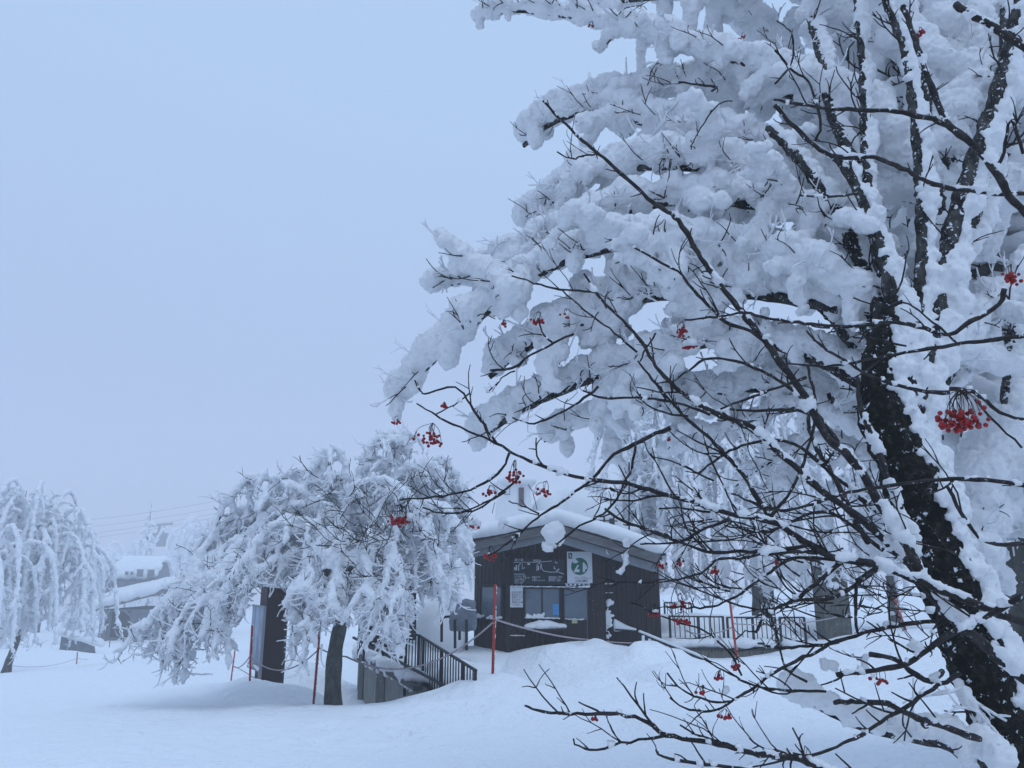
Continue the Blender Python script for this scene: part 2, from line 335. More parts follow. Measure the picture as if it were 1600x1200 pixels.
# ================================================================ the snow laden rowan in the foreground
def make_rowan():
    T = Tree(11); base = P(1590, 1230, 3.3)
    base[2] = gz1(base[0], base[1])-.1
    root = thing('rowan_tree', base, 'big rowan in front, heavy snow on its limbs and red berry clusters on bare twigs', 'tree')
    K = 1/F
    # trunk: dark mossy stem leaning left, then the fan of stems
    tr = pxpath([(1600,1290),(1575,1180),(1545,1080),(1500,960),(1455,840),(1418,740),(1385,660),(1372,590),(1385,520),(1400,470)], 3.15, 3.3)
    tr = [base] + tr
    trp = smoothpath(tr, .02); rr = np.interp(np.linspace(0,1,len(trp)), [0,.2,.5,.75,.9,1], [.1,.09,.108,.108,.065,.042])
    rr = rr*(1+.08*np.array([math.sin(i*.36)+.6*math.sin(i*.9) for i in range(len(trp))]))
    m = MB(); m.tube(trp, rr, 40); t = m.buildr('trunk', M_moss, root, .045, .035)
    tag(t, 'dark mossy trunk with snow plastered on its right side')
    # patches of snow on the trunk's right side
    for i in range(0, len(trp)):
        for _ in range(4):
            a = T.R.gauss(0.3, .6)            # around the trunk, 0 = to the right
            r = rr[i]; q = T.R.uniform(.02, .042)*(1.3 if a < .5 and a > -.5 else .75)
            if a > 1.3: a = T.R.uniform(1.2, 2.2); q *= .4
            if a < -1.0: continue
            c = trp[i]+np.array([math.cos(a)*(r+.008), -math.sin(a)*(r+.008), T.R.uniform(-.03, .03)])
            T.lumps.ball(c, (q*1.5, q, q*.8), 1)
    stems = [  # (pixel path, depth start, depth end, radius start, radius end)
      ([(1440,800),(1425,700),(1440,600),(1455,520),(1475,420),(1490,350),(1505,300),(1525,240),(1550,170),(1570,100),(1590,20),(1600,-60)], 3.3, 3.5, .05, .028),
      ([(1400,560),(1375,480),(1340,400),(1300,320),(1240,240),(1200,200)], 3.3, 3.9, .045, .02),
      ([(1420,620),(1400,500),(1380,400),(1350,320),(1325,270),(1300,240)], 3.25, 3.5, .036, .02),
      ([(1420,560),(1437,450),(1440,350),(1430,200),(1413,80),(1387,10),(1370,-60)], 3.3, 3.5, .03, .015),
      ([(1400,500),(1370,400),(1357,300),(1350,200),(1347,100),(1340,20),(1335,-60)], 3.35, 3.7, .024, .015),
      ([(1440,500),(1455,380),(1475,270),(1450,150),(1420,60),(1400,-50)], 3.5, 4.3, .04, .02),
      ([(1450,480),(1530,330),(1545,200),(1567,83),(1570,-50)], 3.5, 4.0, .035, .02),
      ([(1380,560),(1340,480),(1300,420),(1240,380),(1160,360)], 3.6, 4.6, .04, .02),
      ([(1410,700),(1360,600),(1330,540),(1280,480),(1230,450)], 3.6, 4.6, .035, .015),
      ([(1340,260),(1300,180),(1280,80),(1262,10),(1255,-50)], 3.6, 4.6, .03, .02),
      ([(1430,700),(1470,600),(1510,560),(1580,450),(1640,380)], 3.5, 4.0, .035, .02),
      ([(1490,900),(1540,800),(1570,690),(1580,560),(1600,430)], 3.8, 4.6, .05, .03),
    ]
    for pp, d0, d1, r0, r1 in stems:
        p = smoothpath(pxpath(pp, d0, d1), .022); m = MB(); rs_ = np.linspace(r0, r1, len(p))
        m.tube(p, rs_*(1+.1*np.array([math.sin(i*.6) for i in range(len(p))])), 18)
        m.buildr('branch', M_bark, root, .022, .025)
        for i in range(len(p)):
            for _ in range(2):
                a = T.R.gauss(.2, .9)
                if -.6 < a < 2.6: T.lumps.ball(p[i]+np.array([math.cos(a)*rs_[i], -math.sin(a)*rs_[i], T.R.gauss(0,.01)]), T.R.uniform(.008,.019)*np.array([1,.9,.8]), 1)
        for k in range(int(len(p)*.09)):
            i = T.R.randrange(3, len(p)-3); T.twig(p[i], (T.R.gauss(-.3,.8), T.R.gauss(-.3,.4), T.R.uniform(0,.9)), T.R.uniform(.06,.3), .005, kids=2)
        T.load(p, r0*1.15, r1*1.4, up=.1, dens=.7, flat=1.1, sub=2, side=1.15, jit=.3)
        T.load(p, r0*.8, r1*1.0, up=.5, dens=1.3, flat=1.1, sub=2, side=.6, jit=.3)
    # heavy snow-laden limbs (trunk end first); radii in photo pixels
    limbs = [
      ([(1400,540),(1300,440),(1200,405),(1100,388),(1000,380),(900,402),(830,435),(770,480),(715,530),(665,575),(618,632)], 3.5,4.5, 30,27, 10),
      ([(800,470),(750,432),(715,400),(682,372)], 4.1,4.1, 26,17, 0),
      ([(870,395),(800,422),(735,438),(682,448)], 4.2,4.4, 26,20, 2),
      ([(1400,500),(1330,390),(1250,335),(1150,318),(1050,316),(960,335),(880,372),(800,408),(770,430)], 3.6,4.6, 28,28, 9),
      ([(1380,420),(1300,300),(1200,240),(1100,210),(1000,190),(910,178),(850,200),(818,228)], 3.8,4.9, 30,26, 9),
      ([(1250,300),(1100,262),(1000,262),(920,280),(865,315),(825,360)], 4.0,4.8, 34,26, 8),
      ([(1450,300),(1350,170),(1250,125),(1110,82),(1000,50),(900,28),(800,18),(745,30)], 3.8,4.6, 36,15, 8),
      ([(1400,240),(1300,170),(1200,140),(1100,140),(1020,148),(940,160),(880,180),(835,212)], 4.0,5.0, 34,26, 8),
      ([(1310,480),(1200,462),(1100,458),(1000,468),(920,500),(850,530),(800,560),(765,590)], 3.7,4.6, 30,26, 9),
      ([(1350,600),(1250,550),(1150,530),(1050,548),(960,580),(870,615),(800,650),(745,690)], 3.7,4.7, 26,24, 9),
      ([(1300,620),(1200,606),(1100,614),(1000,640),(910,665),(850,690)], 4.0,5.0, 26,20, 7),
      ([(1360,690),(1270,640),(1180,655),(1100,690),(1040,710)], 3.8,4.8, 16,14, 3),
      ([(1450,120),(1350,20),(1200,-20),(1080,-10),(980,0),(900,10)], 4.0,5.0, 40,30, 8),
      ([(1480,60),(1400,-50),(1250,-90),(1100,-80),(980,-60)], 4.2,5.0, 44,34, 6),
      ([(1380,330),(1280,190),(1190,60),(1130,0)], 4.4,5.4, 36,28, 7),
      ([(1390,450),(1320,360),(1230,330),(1140,350),(1060,410),(1000,450)], 4.2,5.2, 26,24, 6),
      ([(1400,640),(1340,580),(1270,560),(1190,580),(1110,640)], 4.0,4.9, 24,18, 5),
      ([(1400,760),(1330,700),(1250,700),(1190,730),(1150,760)], 3.9,4.6, 16,12, 3),
      ([(1470,600),(1530,500),(1590,470),(1680,480)], 3.5,3.9, 30,26, 5),
      ([(1450,420),(1520,330),(1600,300),(1700,320)], 3.7,4.3, 30,30, 5),
      ([(1480,250),(1540,120),(1600,60),(1700,30)], 3.9,4.6, 36,30, 6),
      ([(1440,200),(1490,90),(1540,20),(1600,-40)], 4.2,5.0, 40,36, 6),
      ([(1500,900),(1540,760),(1590,690),(1680,680)], 3.9,4.6, 40,36, 5),
      ([(1540,1060),(1510,900),(1540,830),(1620,800)], 3.9,4.4, 26,30, 3),
      ([(1560,1190),(1490,1162),(1433,1152),(1360,1138),(1300,1115),(1245,1084)], 3.0,3.1, 22,20, 0),
      ([(1550,1160),(1520,1110),(1490,1063)], 3.1,3.15, 10,8, 0),
    ]
    for pp, d0, d1, r0, r1, kids in limbs:
        p = smoothpath(pxpath(pp, d0, d1, .05), .06); n = len(p); m = MB()
        m.tube(p, np.linspace(.036, .016 if r1 > 20 else .007, n)*(1 if r0 > 20 else .6), 12); m.buildr('branch', M_bark, root, .018, .025)
        T.load(p, r0*K*d0, r1*K*d1, up=.8 if r1 > 20 else .6, dens=.5, flat=.8, sub=2, hang=.12, jit=.17)
        for k in range(int(kids*1.25)):
            i = T.R.randrange(n//6, int(n*.72)); dd = p[i+1]-p[i]; dd /= np.linalg.norm(dd)
            rs = lerp(r0*K*d0, r1*K*d1, i/n)*T.R.uniform(.6, .95)
            T.grow(p[i], dd*.7+np.array([T.R.gauss(0,.6), T.R.gauss(0,.6), T.R.gauss(-.15,.5)]), T.R.uniform(.16,.42), .009, rs, droop=.6, curl=.5,
                   kids=2, up=.55, sub=2, step=.05, dens=.7)
        for k in range(kids*5+4):
            i = T.R.randrange(n//8, n-1)
            T.twig(p[i]+np.array([0,-r0*K*d0*.5,T.R.uniform(0,.05)]), (T.R.gauss(-.4,.6), -.5, T.R.gauss(-.1,.6)), T.R.uniform(.08,.26), T.R.uniform(.004,.009), kids=3, mb=T.rime)
        for k in range(int(kids*2.5)+2):     # stubs of dark twig poking out of the snow
            i = T.R.randrange(n//5, n-1)
            T.twig(p[i]+np.array([0,-r0*K*d0*.8,0]), (T.R.gauss(-.5,.5), -.6, T.R.gauss(.1,.6)), T.R.uniform(.06,.24), .0042, kids=1)
    # white puffs caught on the front twigs
    for px, py, r in [(862,838,15),(872,846,9),(980,868,15),(975,885,12),(968,898,9),(1066,866,13),(1050,874,8),(950,862,8),(1290,1035,12),(1345,1030,13),(1310,1045,9),
                      (1135,1075,6),(1040,738,10),(1045,745,9),(785,815,5),(741,822,7),(1130,890,12),(1170,895,14),(1180,905,10),(1240,885,16),(1395,885,14),(1385,880,10),(1430,1010,10)]:
        for k in range(5):
            c = P(px+T.R.gauss(0, r*.35), py+T.R.gauss(0, r*.45), 3.05); q = r*K*3.05*T.R.uniform(.35,.7)
            T.lumps.ball(c, (q,q,q*1.1), 2)
    # bare front branches: pixel path (tip first), depth tip, depth root, width px tip, width px root
    bare = [
      ([(848,157),(870,180),(900,210),(935,240),(975,275),(1020,315),(1060,345),(1090,395),(1125,445),(1160,490),(1200,540),(1253,613),(1290,680),(1333,720),(1383,800),(1413,843),(1433,887),(1450,923),(1487,963),(1520,993),(1567,1033),(1620,1075)],2.9,2.7,5,20,16),
      ([(913,427),(933,460),(965,493),(997,527),(1015,555),(1033,583),(1073,620),(1127,650),(1175,667),(1220,710),(1282,765),(1347,812),(1383,845),(1430,890)],2.8,2.8,4,15,8),
      ([(800,430),(845,445),(885,453),(933,456)],2.75,2.8,3,5,3),
      ([(878,452),(920,490),(960,520),(995,550)],2.8,2.85,3,4,3),
      ([(997,563),(1030,607),(1067,647),(1092,670),(1125,702),(1160,740),(1175,765),(1205,812)],2.9,2.8,4,9,6),
      ([(651,631),(680,648),(700,660),(775,692),(800,707),(850,730),(925,750),(982,756),(1035,772),(1087,785),(1140,802),(1205,815),(1250,842),(1277,857),(1310,873),(1373,883),(1457,917),(1533,947),(1600,973)],2.8,2.65,3,15,14),
      ([(647,595),(663,615),(700,605),(720,610),(740,640),(757,665),(775,692)],2.85,2.8,3,5,3),
      ([(680,647),(710,632),(733,614)],2.8,2.8,2.5,3,0),
      ([(625,781),(680,777),(735,765),(783,735),(795,707)],2.9,2.8,3,5,7),
      ([(660,793),(692,802),(737,798),(767,782),(805,752),(812,745)],2.95,2.9,3,4,6),
      ([(765,868),(795,847),(825,822),(845,805),(870,790),(890,775),(925,750)],2.9,2.8,3,5,4),
      ([(700,802),(720,800),(750,790),(790,768)],2.9,2.9,2,4,2),
      ([(795,783),(815,790),(843,803)],2.85,2.85,2,3,1),
      ([(1047,668),(1015,682),(990,695),(960,710),(925,748)],2.75,2.8,9,5,0),
      ([(993,697),(988,730),(975,755),(960,785),(935,808),(905,822),(875,848),(868,850)],2.75,2.85,5,3,4),
      ([(992,388),(1015,400),(1040,415),(1067,430),(1083,453),(1113,483),(1133,503),(1183,523),(1215,560)],2.85,2.8,4,8,4),
      ([(1070,500),(1100,497),(1130,494),(1165,488),(1200,497),(1267,507),(1333,510),(1387,503),(1433,510),(1483,523),(1510,507),(1560,477),(1570,450)],2.8,2.6,4,9,8),
      ([(1208,155),(1250,163),(1300,170),(1350,172),(1400,175),(1467,190),(1517,223),(1560,277),(1577,307),(1620,350)],2.5,2.4,5,16,6),
      ([(1405,-20),(1410,5),(1430,63),(1447,113),(1467,167),(1483,197),(1517,223)],2.5,2.45,11,13,4),
      ([(1493,7),(1525,27),(1560,47),(1600,75),(1650,115)],2.3,2.2,14,17,1),
      ([(1210,163),(1250,207),(1300,243),(1367,247),(1417,267),(1450,285),(1483,293),(1567,303),(1640,300)],2.8,2.7,9,9,7),
      ([(1260,517),(1283,540),(1327,567),(1367,590),(1433,610),(1483,613)],2.7,2.6,4,8,4),
      ([(1230,568),(1270,571),(1317,570),(1400,553),(1440,547),(1533,533),(1583,527),(1640,520)],2.7,2.6,4,9,5),
      ([(1143,770),(1175,785),(1220,797),(1262,790),(1325,770),(1400,757),(1493,747),(1560,752),(1640,765)],2.7,2.3,4,8,6),
      ([(1600,655),(1575,650),(1550,635),(1520,612),(1485,608)],2.1,2.2,5,8,0),
      ([(1600,700),(1560,665),(1525,625)],2.1,2.15,4,4,0),
      ([(1307,1053),(1367,1047),(1417,1037),(1450,1013),(1483,993),(1540,963),(1600,930)],2.7,2.5,8,11,5),
      ([(1360,1023),(1400,1030),(1430,1055),(1455,1063),(1472,1050)],2.7,2.75,8,10,2),
      ([(1185,1005),(1212,1012),(1250,1010),(1300,1005),(1350,990),(1400,977),(1460,970)],2.8,2.7,4,8,5),
      ([(1047,1090),(1069,1106),(1097,1112),(1128,1106),(1156,1087),(1180,1075),(1220,1045),(1275,1020),(1297,1007)],2.7,2.75,3,6,8),
      ([(1042,1050),(1060,1073),(1085,1087),(1120,1097),(1145,1096)],2.65,2.7,3,4,6),
      ([(1100,1030),(1122,1043),(1150,1058),(1190,1075),(1250,1080),(1290,1080)],2.7,2.7,3,5,6),
      ([(820,1102),(832,1108),(872,1114),(925,1115),(978,1116),(1012,1128),(1040,1148),(1080,1156),(1122,1161),(1147,1169),(1175,1177),(1240,1184),(1262,1192),(1300,1206),(1420,1240),(1560,1290)],2.6,2.4,4,14,12),
      ([(895,1155),(905,1167),(934,1171),(985,1158),(1040,1149)],2.6,2.55,3,5,3),
      ([(1025,1172),(1037,1183),(1090,1192),(1160,1201),(1260,1225)],2.5,2.4,4,8,3),
      ([(1063,1132),(1085,1148),(1115,1156),(1145,1168)],2.55,2.5,3,4,4),
      ([(1172,1155),(1187,1165),(1222,1177),(1262,1190)],2.5,2.5,3,4,3),
      ([(1200,1172),(1267,1180),(1327,1157),(1357,1140),(1407,1110),(1447,1083),(1500,1053)],2.6,2.7,4,8,7),
      ([(1303,1097),(1340,1097),(1387,1100),(1413,1113),(1467,1133),(1533,1157)],2.65,2.9,7,12,6),
      ([(1000,825),(1025,832),(1050,842),(1075,852),(1105,862),(1150,862),(1212,860),(1262,852),(1280,858)],2.75,2.7,4,8,9),
      ([(1000,850),(1060,848),(1095,828),(1140,812)],2.75,2.7,3,6,8),
      ([(1000,911),(1050,907),(1095,895),(1120,875),(1155,872),(1200,866),(1275,862),(1320,872)],2.7,2.7,3,6,7),
      ([(1040,948),(1075,950),(1112,947),(1150,932),(1175,915),(1212,888),(1237,872),(1300,874),(1370,884)],2.75,2.7,3,7,6),
      ([(1180,990),(1190,970),(1207,955),(1240,940),(1287,937),(1315,927),(1370,890)],2.7,2.65,4,8,5),
      ([(1240,940),(1275,912),(1320,873)],2.7,2.7,7,8,3),
      ([(1340,990),(1337,950),(1342,905),(1370,888)],2.65,2.65,5,7,2),
      ([(1150,1000),(1165,985),(1185,985),(1197,940),(1215,1000),(1230,1045),(1262,1065)],2.8,2.75,2.5,4,4),
      ([(930,898),(960,908),(1000,911),(1040,905)],2.75,2.7,2.5,3,2),
      ([(945,795),(975,815),(1005,825),(1050,843)],2.7,2.75,5,5,4),
      ([(940,780),(990,783),(1020,775),(1050,775)],2.8,2.8,3,4,5),
      ([(1030,795),(1060,793),(1087,797),(1110,800)],2.75,2.75,3,4,3),
      ([(910,610),(945,622),(1000,622),(1060,630),(1110,648)],2.9,2.8,4,5,5),
      ([(1000,615),(1010,632),(1040,645),(1075,650)],2.85,2.8,3,4,4),
      ([(765,578),(800,575),(830,555),(865,537),(897,521)],2.9,2.8,5,4,3),
      ([(765,612),(785,590),(803,580)],2.9,2.9,2.5,3,1),
      ([(840,497),(850,525),(865,537)],2.85,2.85,3,4,1),
      ([(800,652),(835,662),(870,648),(905,628),(935,605)],2.95,2.9,3,5,3),
      ([(1025,520),(1010,545),(1000,565)],2.9,2.9,4,3,0),
      ([(1200,690),(1150,660),(1130,640),(1180,642),(1230,640),(1262,645)],2.8,2.8,3,6,4),
      ([(1125,640),(1170,622),(1230,600),(1260,590)],2.75,2.75,4,6,2),
      ([(1212,78),(1240,112),(1262,125),(1275,160),(1283,195),(1275,220)],2.7,2.8,4,6,4),
      ([(1210,132),(1237,98),(1238,55),(1225,40),(1213,33)],2.7,2.8,5,2.5,2),
      ([(870,237),(890,247),(915,243),(937,240)],2.9,2.9,3,4,3),
      ([(1060,128),(1090,133),(1120,136),(1113,141)],2.9,2.9,4,5,6),
      ([(1080,230),(1095,200),(1122,163),(1145,158)],2.95,2.95,2.5,3,0),
      ([(1600,240),(1580,190),(1565,250),(1555,265)],2.3,2.35,6,7,2),
      ([(1250,305),(1290,308),(1340,303)],2.8,2.8,4,5,3),
      ([(1333,465),(1380,480),(1420,475),(1500,540)],2.75,2.7,3,4,3),
      ([(1333,527),(1370,530),(1415,540)],2.7,2.7,3,4,2),
      ([(1480,760),(1530,840),(1600,850),(1660,830)],2.4,2.3,6,8,2),
      ([(1200,813),(1240,760),(1262,700),(1275,640),(1262,570)],2.9,3.1,6,5,5),
      ([(1380,880),(1340,820),(1300,740),(1270,690),(1262,640)],3.0,3.2,12,6,5),
      ([(1430,870),(1400,780),(1370,700),(1345,640),(1340,590)],2.95,3.2,14,8,4),
      ([(1060,590),(1110,560),(1180,575),(1250,620),(1310,690)],3.1,3.1,4,8,7),
      ([(1090,740),(1150,700),(1230,690),(1300,740),(1370,800)],3.1,3.1,4,8,7),
      ([(1130,820),(1200,830),(1290,800),(1380,860)],3.0,2.9,3,7,6),
      ([(985,940),(1040,965),(1100,985),(1140,1020),(1160,1055)],2.8,2.8,2.5,4,4),
    ]
    R = T.R
    for pp, d0, d1, w0, w1, nt in bare:
        p = smoothpath(pxpath(pp, d0, d1, .02), .03); n = len(p); m = MB()
        dm = (d0+d1)/2; w = np.linspace(w0, w1, n)*.5*K*dm*.88*(1+.1*np.array([math.sin(i*.83+w0)+.8*math.sin(i*2.1) for i in range(n)]))
        p = p + np.array([[R.gauss(0,1), R.gauss(0,1), R.gauss(0,1)] for _ in range(n)])*.0016
        m.tube(p, w, 7)
        for k in range(nt):
            i = R.randrange(1, max(2, int(n*.8))); dd = p[i-1]-p[min(i+1,n-1)]; dd /= np.linalg.norm(dd)+1e-9
            ln = R.choice([.03,.05,.07,.1,.15,.2])*R.uniform(.7,1.3)
            T.twig(p[i], dd+np.array([R.gauss(0,.3), R.gauss(0,.3), R.choice([-.7,.7,.9])]), ln, max(.0021, min(w[i]*.6,.004)), kids=(2 if ln > .1 else 0), curl=.45, mb=m, droop=-.1)
        for k in range(int(nt*1.5)+3):     # buds
            i = R.randrange(1, n-1); dd = p[i-1]-p[i+1]; dd /= np.linalg.norm(dd)+1e-9; e = p[i]+np.array([R.gauss(0,1)*w[i], -w[i]*.3, w[i]*R.choice([-1,1])])
            m.tube([p[i], e+dd*.012], [w[i]*.6, .001], 4)
        m.build('branch', M_twig, root, True)
        # thin line of snow lying on the twig
        for k in range(int(n*.5)):
            if R.random() < (.7 if w1 > 7 else .32):
                i = R.randrange(n-1); q = w[i]*R.uniform(.7,1.3)+.0025
                for jj in range(R.randint(1,4)):
                    c = p[min(n-1,i+jj)]+np.array([0, R.gauss(0,.003), w[i]*.75]); T.lumps.ball(c, (q*1.5,q*1.3,q), 1)
    T.avoid = ((600,1045,700,1060),(1045,1130,940,1050))
    for k in range(62):      # tangle of fine twigs low in the crown
        px = R.uniform(1090, 1500); py = R.uniform(720, 960)+(px-960)*.16; a = P(px, py, R.uniform(2.75, 3.4))
        q = T.twig(a, (-R.uniform(.5,1), R.gauss(0,.3), R.choice([R.uniform(-.1,.9), R.uniform(-.5,.4)])), R.uniform(.15,.42), R.uniform(.0024,.004), kids=4, curl=.35)
        for c in q[1:-2]:
            if R.random() < .55: T.lumps.ball(c+np.array([0,0,.005]), R.uniform(.005,.009)*np.array([1.6,1.2,1]), 1)
    T.avoid = ()
    if T.twigs.n:
        o = T.twigs.build('twigs', M_twig, root, True); tag(o, 'dark twig ends poking out of the snow')
        o['kind'] = 'stuff'
    T.wood.build('side_branches', M_bark, root, True)['kind'] = 'stuff'
    # berries
    cl = [(1502,655,2.05,38,60),(674,685,2.85,20,26),(623,812,2.95,19,34),(840,500,2.9,12,12),(884,492,2.95,9,7),(1066,518,2.9,14,16),(1076,540,2.9,13,12),(787,507,3.3,7,6),
          (620,660,3.9,9,9),(803,742,2.9,19,20),(765,769,2.9,9,8),(853,769,2.9,14,12),(1582,432,2.3,18,18),(1437,50,2.5,9,9),(765,868,2.95,12,12),(1062,944,2.75,13,16),(1068,970,2.75,11,10),
          (1022,958,2.8,10,9),(1033,882,2.8,9,7),(1062,880,2.8,7,5),(738,820,2.95,9,7),(1133,1120,2.65,9,7),(1258,1183,2.6,12,10),(1376,1062,2.7,13,8),(693,634,2.9,5,4),(1047,687,2.9,4,3),
          (930,1123,2.6,6,4),(1125,1058,2.7,8,5),(1152,1040,2.7,9,6),(1312,925,2.8,6,4),(1100,1082,2.6,8,6),(925,40,4.2,8,6),(1160,58,4.3,8,7),(1215,880,2.9,6,5),(1118,893,2.8,7,7)]
    for px, py, d, r, nb in cl:
        nb = int(nb*1.3)
        c = P(px, py, d); rr_ = r*K*d; top = c+np.array([rr_*.1, 0, rr_*1.25]); st = MB(); be = MB()
        for k in range(nb):
            q = c+np.array([R.gauss(0,.45)*rr_, R.gauss(0,.3)*rr_, R.gauss(-.1,.24)*rr_])
            br = R.uniform(.005,.0066)*(1.15 if d < 2.2 else 1.0)
            be.ball(q, br, 2)
            if k % 4 == 0 or nb < 9:
                mid = (top+q)/2+np.array([R.gauss(0,rr_*.15)+(q[0]-top[0])*.25, 0, rr_*.25]); st.tube(smoothpath([top, mid, q+np.array([0,0,br])], .01), .0011, 4, False)
        if d < 3.2 and nb > 8:
            for k in range(6): T.lumps.ball(c+np.array([R.gauss(0,.5)*rr_, R.gauss(-.2,.2)*rr_, rr_*R.uniform(.05,.4)]), (.0085,.0085,.006), 1)
        o = st.build('berry_cluster', M_stalk, root, True); b = be.build('berries', M_berry, o, True)
    T.rime.build('rimed_twigs', M_rime, root, True)['kind'] = 'stuff'
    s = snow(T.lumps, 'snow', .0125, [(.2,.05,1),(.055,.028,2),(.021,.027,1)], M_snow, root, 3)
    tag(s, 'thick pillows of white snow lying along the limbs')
make_rowan()

# ================================================================ weeping trees loaded with snow
def weeping(name, label, cat, base, trunkpath, limbs, seed, voxel, rs, hang=(.4,1.1), nh=16, drp=1.1, rw=.03, trunk_r=.17, group=None, disp=None, twigs=1.0, bark=None, dens=.9, tsub=1, rime=4, avoid=(), trace=None):
    T = Tree(seed); T.avoid = avoid; R = T.R
    root = thing(name, base, label, cat, group)
    p = smoothpath(trunkpath, .15); m = MB(); m.tube(p, np.linspace(trunk_r*1.12, trunk_r*.6, len(p))*(1+.05*np.array([math.sin(i*1.3) for i in range(len(p))])), 12)
    m.build('trunk', bark or M_grey, root, True)
    wood = MB(); T.wood = wood
    for L in limbs:
        p = smoothpath(L, .12); n = len(p)
        wood.tube(p, np.linspace(rw, rw*.4, n), 6)
        T.load(p, rs*1.25, rs*.95, up=.6, dens=dens, flat=.9, sub=tsub)
        for k in range(nh):
            i = R.randrange(int(n*.12), n); ln = R.uniform(*hang)*(1 if i < n*.8 else .6)
            dd = p[min(i+1,n-1)]-p[i-1]; dd /= np.linalg.norm(dd)+1e-9
            q = T.grow(p[i], dd*.55+np.array([R.gauss(0,.55), R.gauss(0,.55), R.uniform(-.7,.25)]), ln, rw*.28, rs*R.uniform(.6,1.05), droop=drp, curl=.35, kids=1, up=.25, sub=tsub, step=.12, flat=1.25, dens=dens*1.1)
            for t in range(int(3*twigs+R.random())):
                e = q[R.randrange(len(q))]
                T.twig(e+np.array([0,-rs*.6,0]), (R.gauss(0,.7), R.gauss(-.5,.4), R.gauss(-.1,.6)), R.uniform(.08,.35)*(.6+rs*6), rw*.11+.0025, kids=2, curl=.6)
            for t in range(rime):
                e = q[R.randrange(len(q))]
                T.twig(e+np.array([0,-rs*.3,0]), (R.gauss(0,.7), R.gauss(-.3,.6), R.gauss(-.5,.6)), R.uniform(.1,.4)*(.5+rs*7), rs*R.uniform(.12,.24), kids=3, curl=.6, mb=T.rime)
    for q in (trace or []): T.twig(q, (R.gauss(0,1), R.gauss(-.3,.4), R.uniform(-.1,1)), R.uniform(.25,.6), .007, kids=4, curl=.5)
    wood.build('limbs', bark or M_limb, root, True)
    if T.twigs.n: T.twigs.build('twigs', M_twig, root, True)['kind'] = 'stuff'
    if T.rime.n: T.rime.build('rimed_twigs', M_rime, root, True)['kind'] = 'stuff'
    s = snow(T.lumps, 'snow', voxel, disp or [(.3,rs*.7,1),(.1,rs*.7,2),(.05,rs*.35,1)], M_rime, root, 1)
    return root, T
def gbase(px, py, d):
    p = P(px, py, d); p[2] = gz1(p[0], p[1])-.1; return p
# the weeping tree between the signboard and the hut
def px3(pp, d0, d1): return [P(x, y, lerp(d0, d1, i/(len(pp)-1))) for i, (x, y) in enumerate(pp)]
B = gbase(522, 1112, 13.2)
midlimbs = [px3(pp, a, b) for pp, a, b in [
  ([(540,900),(505,800),(445,760),(395,750),(355,785),(325,850),(270,925),(225,985)],13.2,12.8),
  ([(530,850),(480,795),(420,808),(375,855),(335,915),(305,965)],13.2,12.4),
  ([(550,830),(542,745),(527,706),(503,712),(475,762),(458,830)],13.3,13.2),
  ([(560,800),(565,725),(590,688),(615,678),(634,700)],13.3,13.6),
  ([(570,820),(620,745),(660,728),(695,722),(722,765),(725,830)],13.3,13.8),
  ([(580,850),(650,795),(695,798),(718,840),(728,880)],13.2,13.0),
  ([(570,880),(620,845),(665,858),(685,895)],13.1,12.4),
  ([(560,900),(600,880),(625,905),(632,940)],13,12.1),
  ([(540,900),(480,865),(425,885),(390,925)],13,12.0),
  ([(530,900),(490,905),(465,945),(455,970)],13,11.9),
  ([(540,860),(500,830),(450,815),(405,845),(375,895),(345,945)],13,11.8),
  ([(545,850),(540,800),(560,760),(600,755),(640,780),(660,820)],13.2,12.5),
  ([(545,870),(530,830),(500,850),(480,890),(475,930)],13,11.8),
  ([(555,880),(570,850),(600,850),(620,880),(625,920)],13,11.9),
  ([(540,880),(480,810),(410,790),(365,815),(335,870),(300,915)],13.5,14.2),
  ([(555,850),(590,780),(640,750),(690,760),(715,800)],13.5,14.4),
  ([(540,840),(515,770),(475,740),(435,755),(410,800)],13.5,14.3),
  ([(530,880),(450,850),(380,870),(320,920),(265,975),(232,1000)],13.4,13.3),
  ([(345,870),(310,930),(290,980),(285,1010)],12.8,12.7),
  ([(545,880),(545,840),(530,870),(520,920),(515,955)],12.9,11.7),
  ([(550,880),(565,870),(575,900),(578,940)],12.9,11.7),
  ([(540,890),(480,870),(430,880),(390,905)],12.9,12.0),([(530,900),(450,880),(360,900),(300,950),(265,1000)],12.9,12.2),
  ([(500,850),(430,830),(350,860),(290,920),(240,970),(205,990)],13,12.9),([(540,900),(510,910),(490,950),(480,975)],12.8,11.8),
  ([(550,900),(590,905),(610,940),(612,970)],12.8,11.8),([(560,870),(640,850),(690,880),(700,915)],13,12.6),
  ([(450,790),(380,800),(330,840),(290,900),(260,950)],13.4,13.6),([(560,790),(600,770),(650,770),(700,800),(725,850)],13.6,13.9),([(430,860),(360,880),(340,930),(345,975)],12.7,12)]]
midthick = [P(rnd.gauss(575,55), rnd.gauss(830,35), 11.9+rnd.uniform(0,.5)) for k in range(60)]
weeping('weeping_tree', 'wide weeping tree draped in snow, grey trunk between signboard and retaining wall', 'tree', B,
    [B]+px3([(520,1090),(521,1050),(524,1015),(530,985),(540,940),(545,890),(542,850)],13.2,13.2), midlimbs, 21, .03, .074, hang=(.3,.95), nh=21, trunk_r=.13, twigs=.4, trace=midthick, rime=6, bark=None, avoid=((383,441,918,1120),(498,556,988,1130),(640,760,975,1100),(742,900,700,1100)))
# the forked left arm of its trunk is part of the crown; bare thicket in front of the crown comes from its twigs

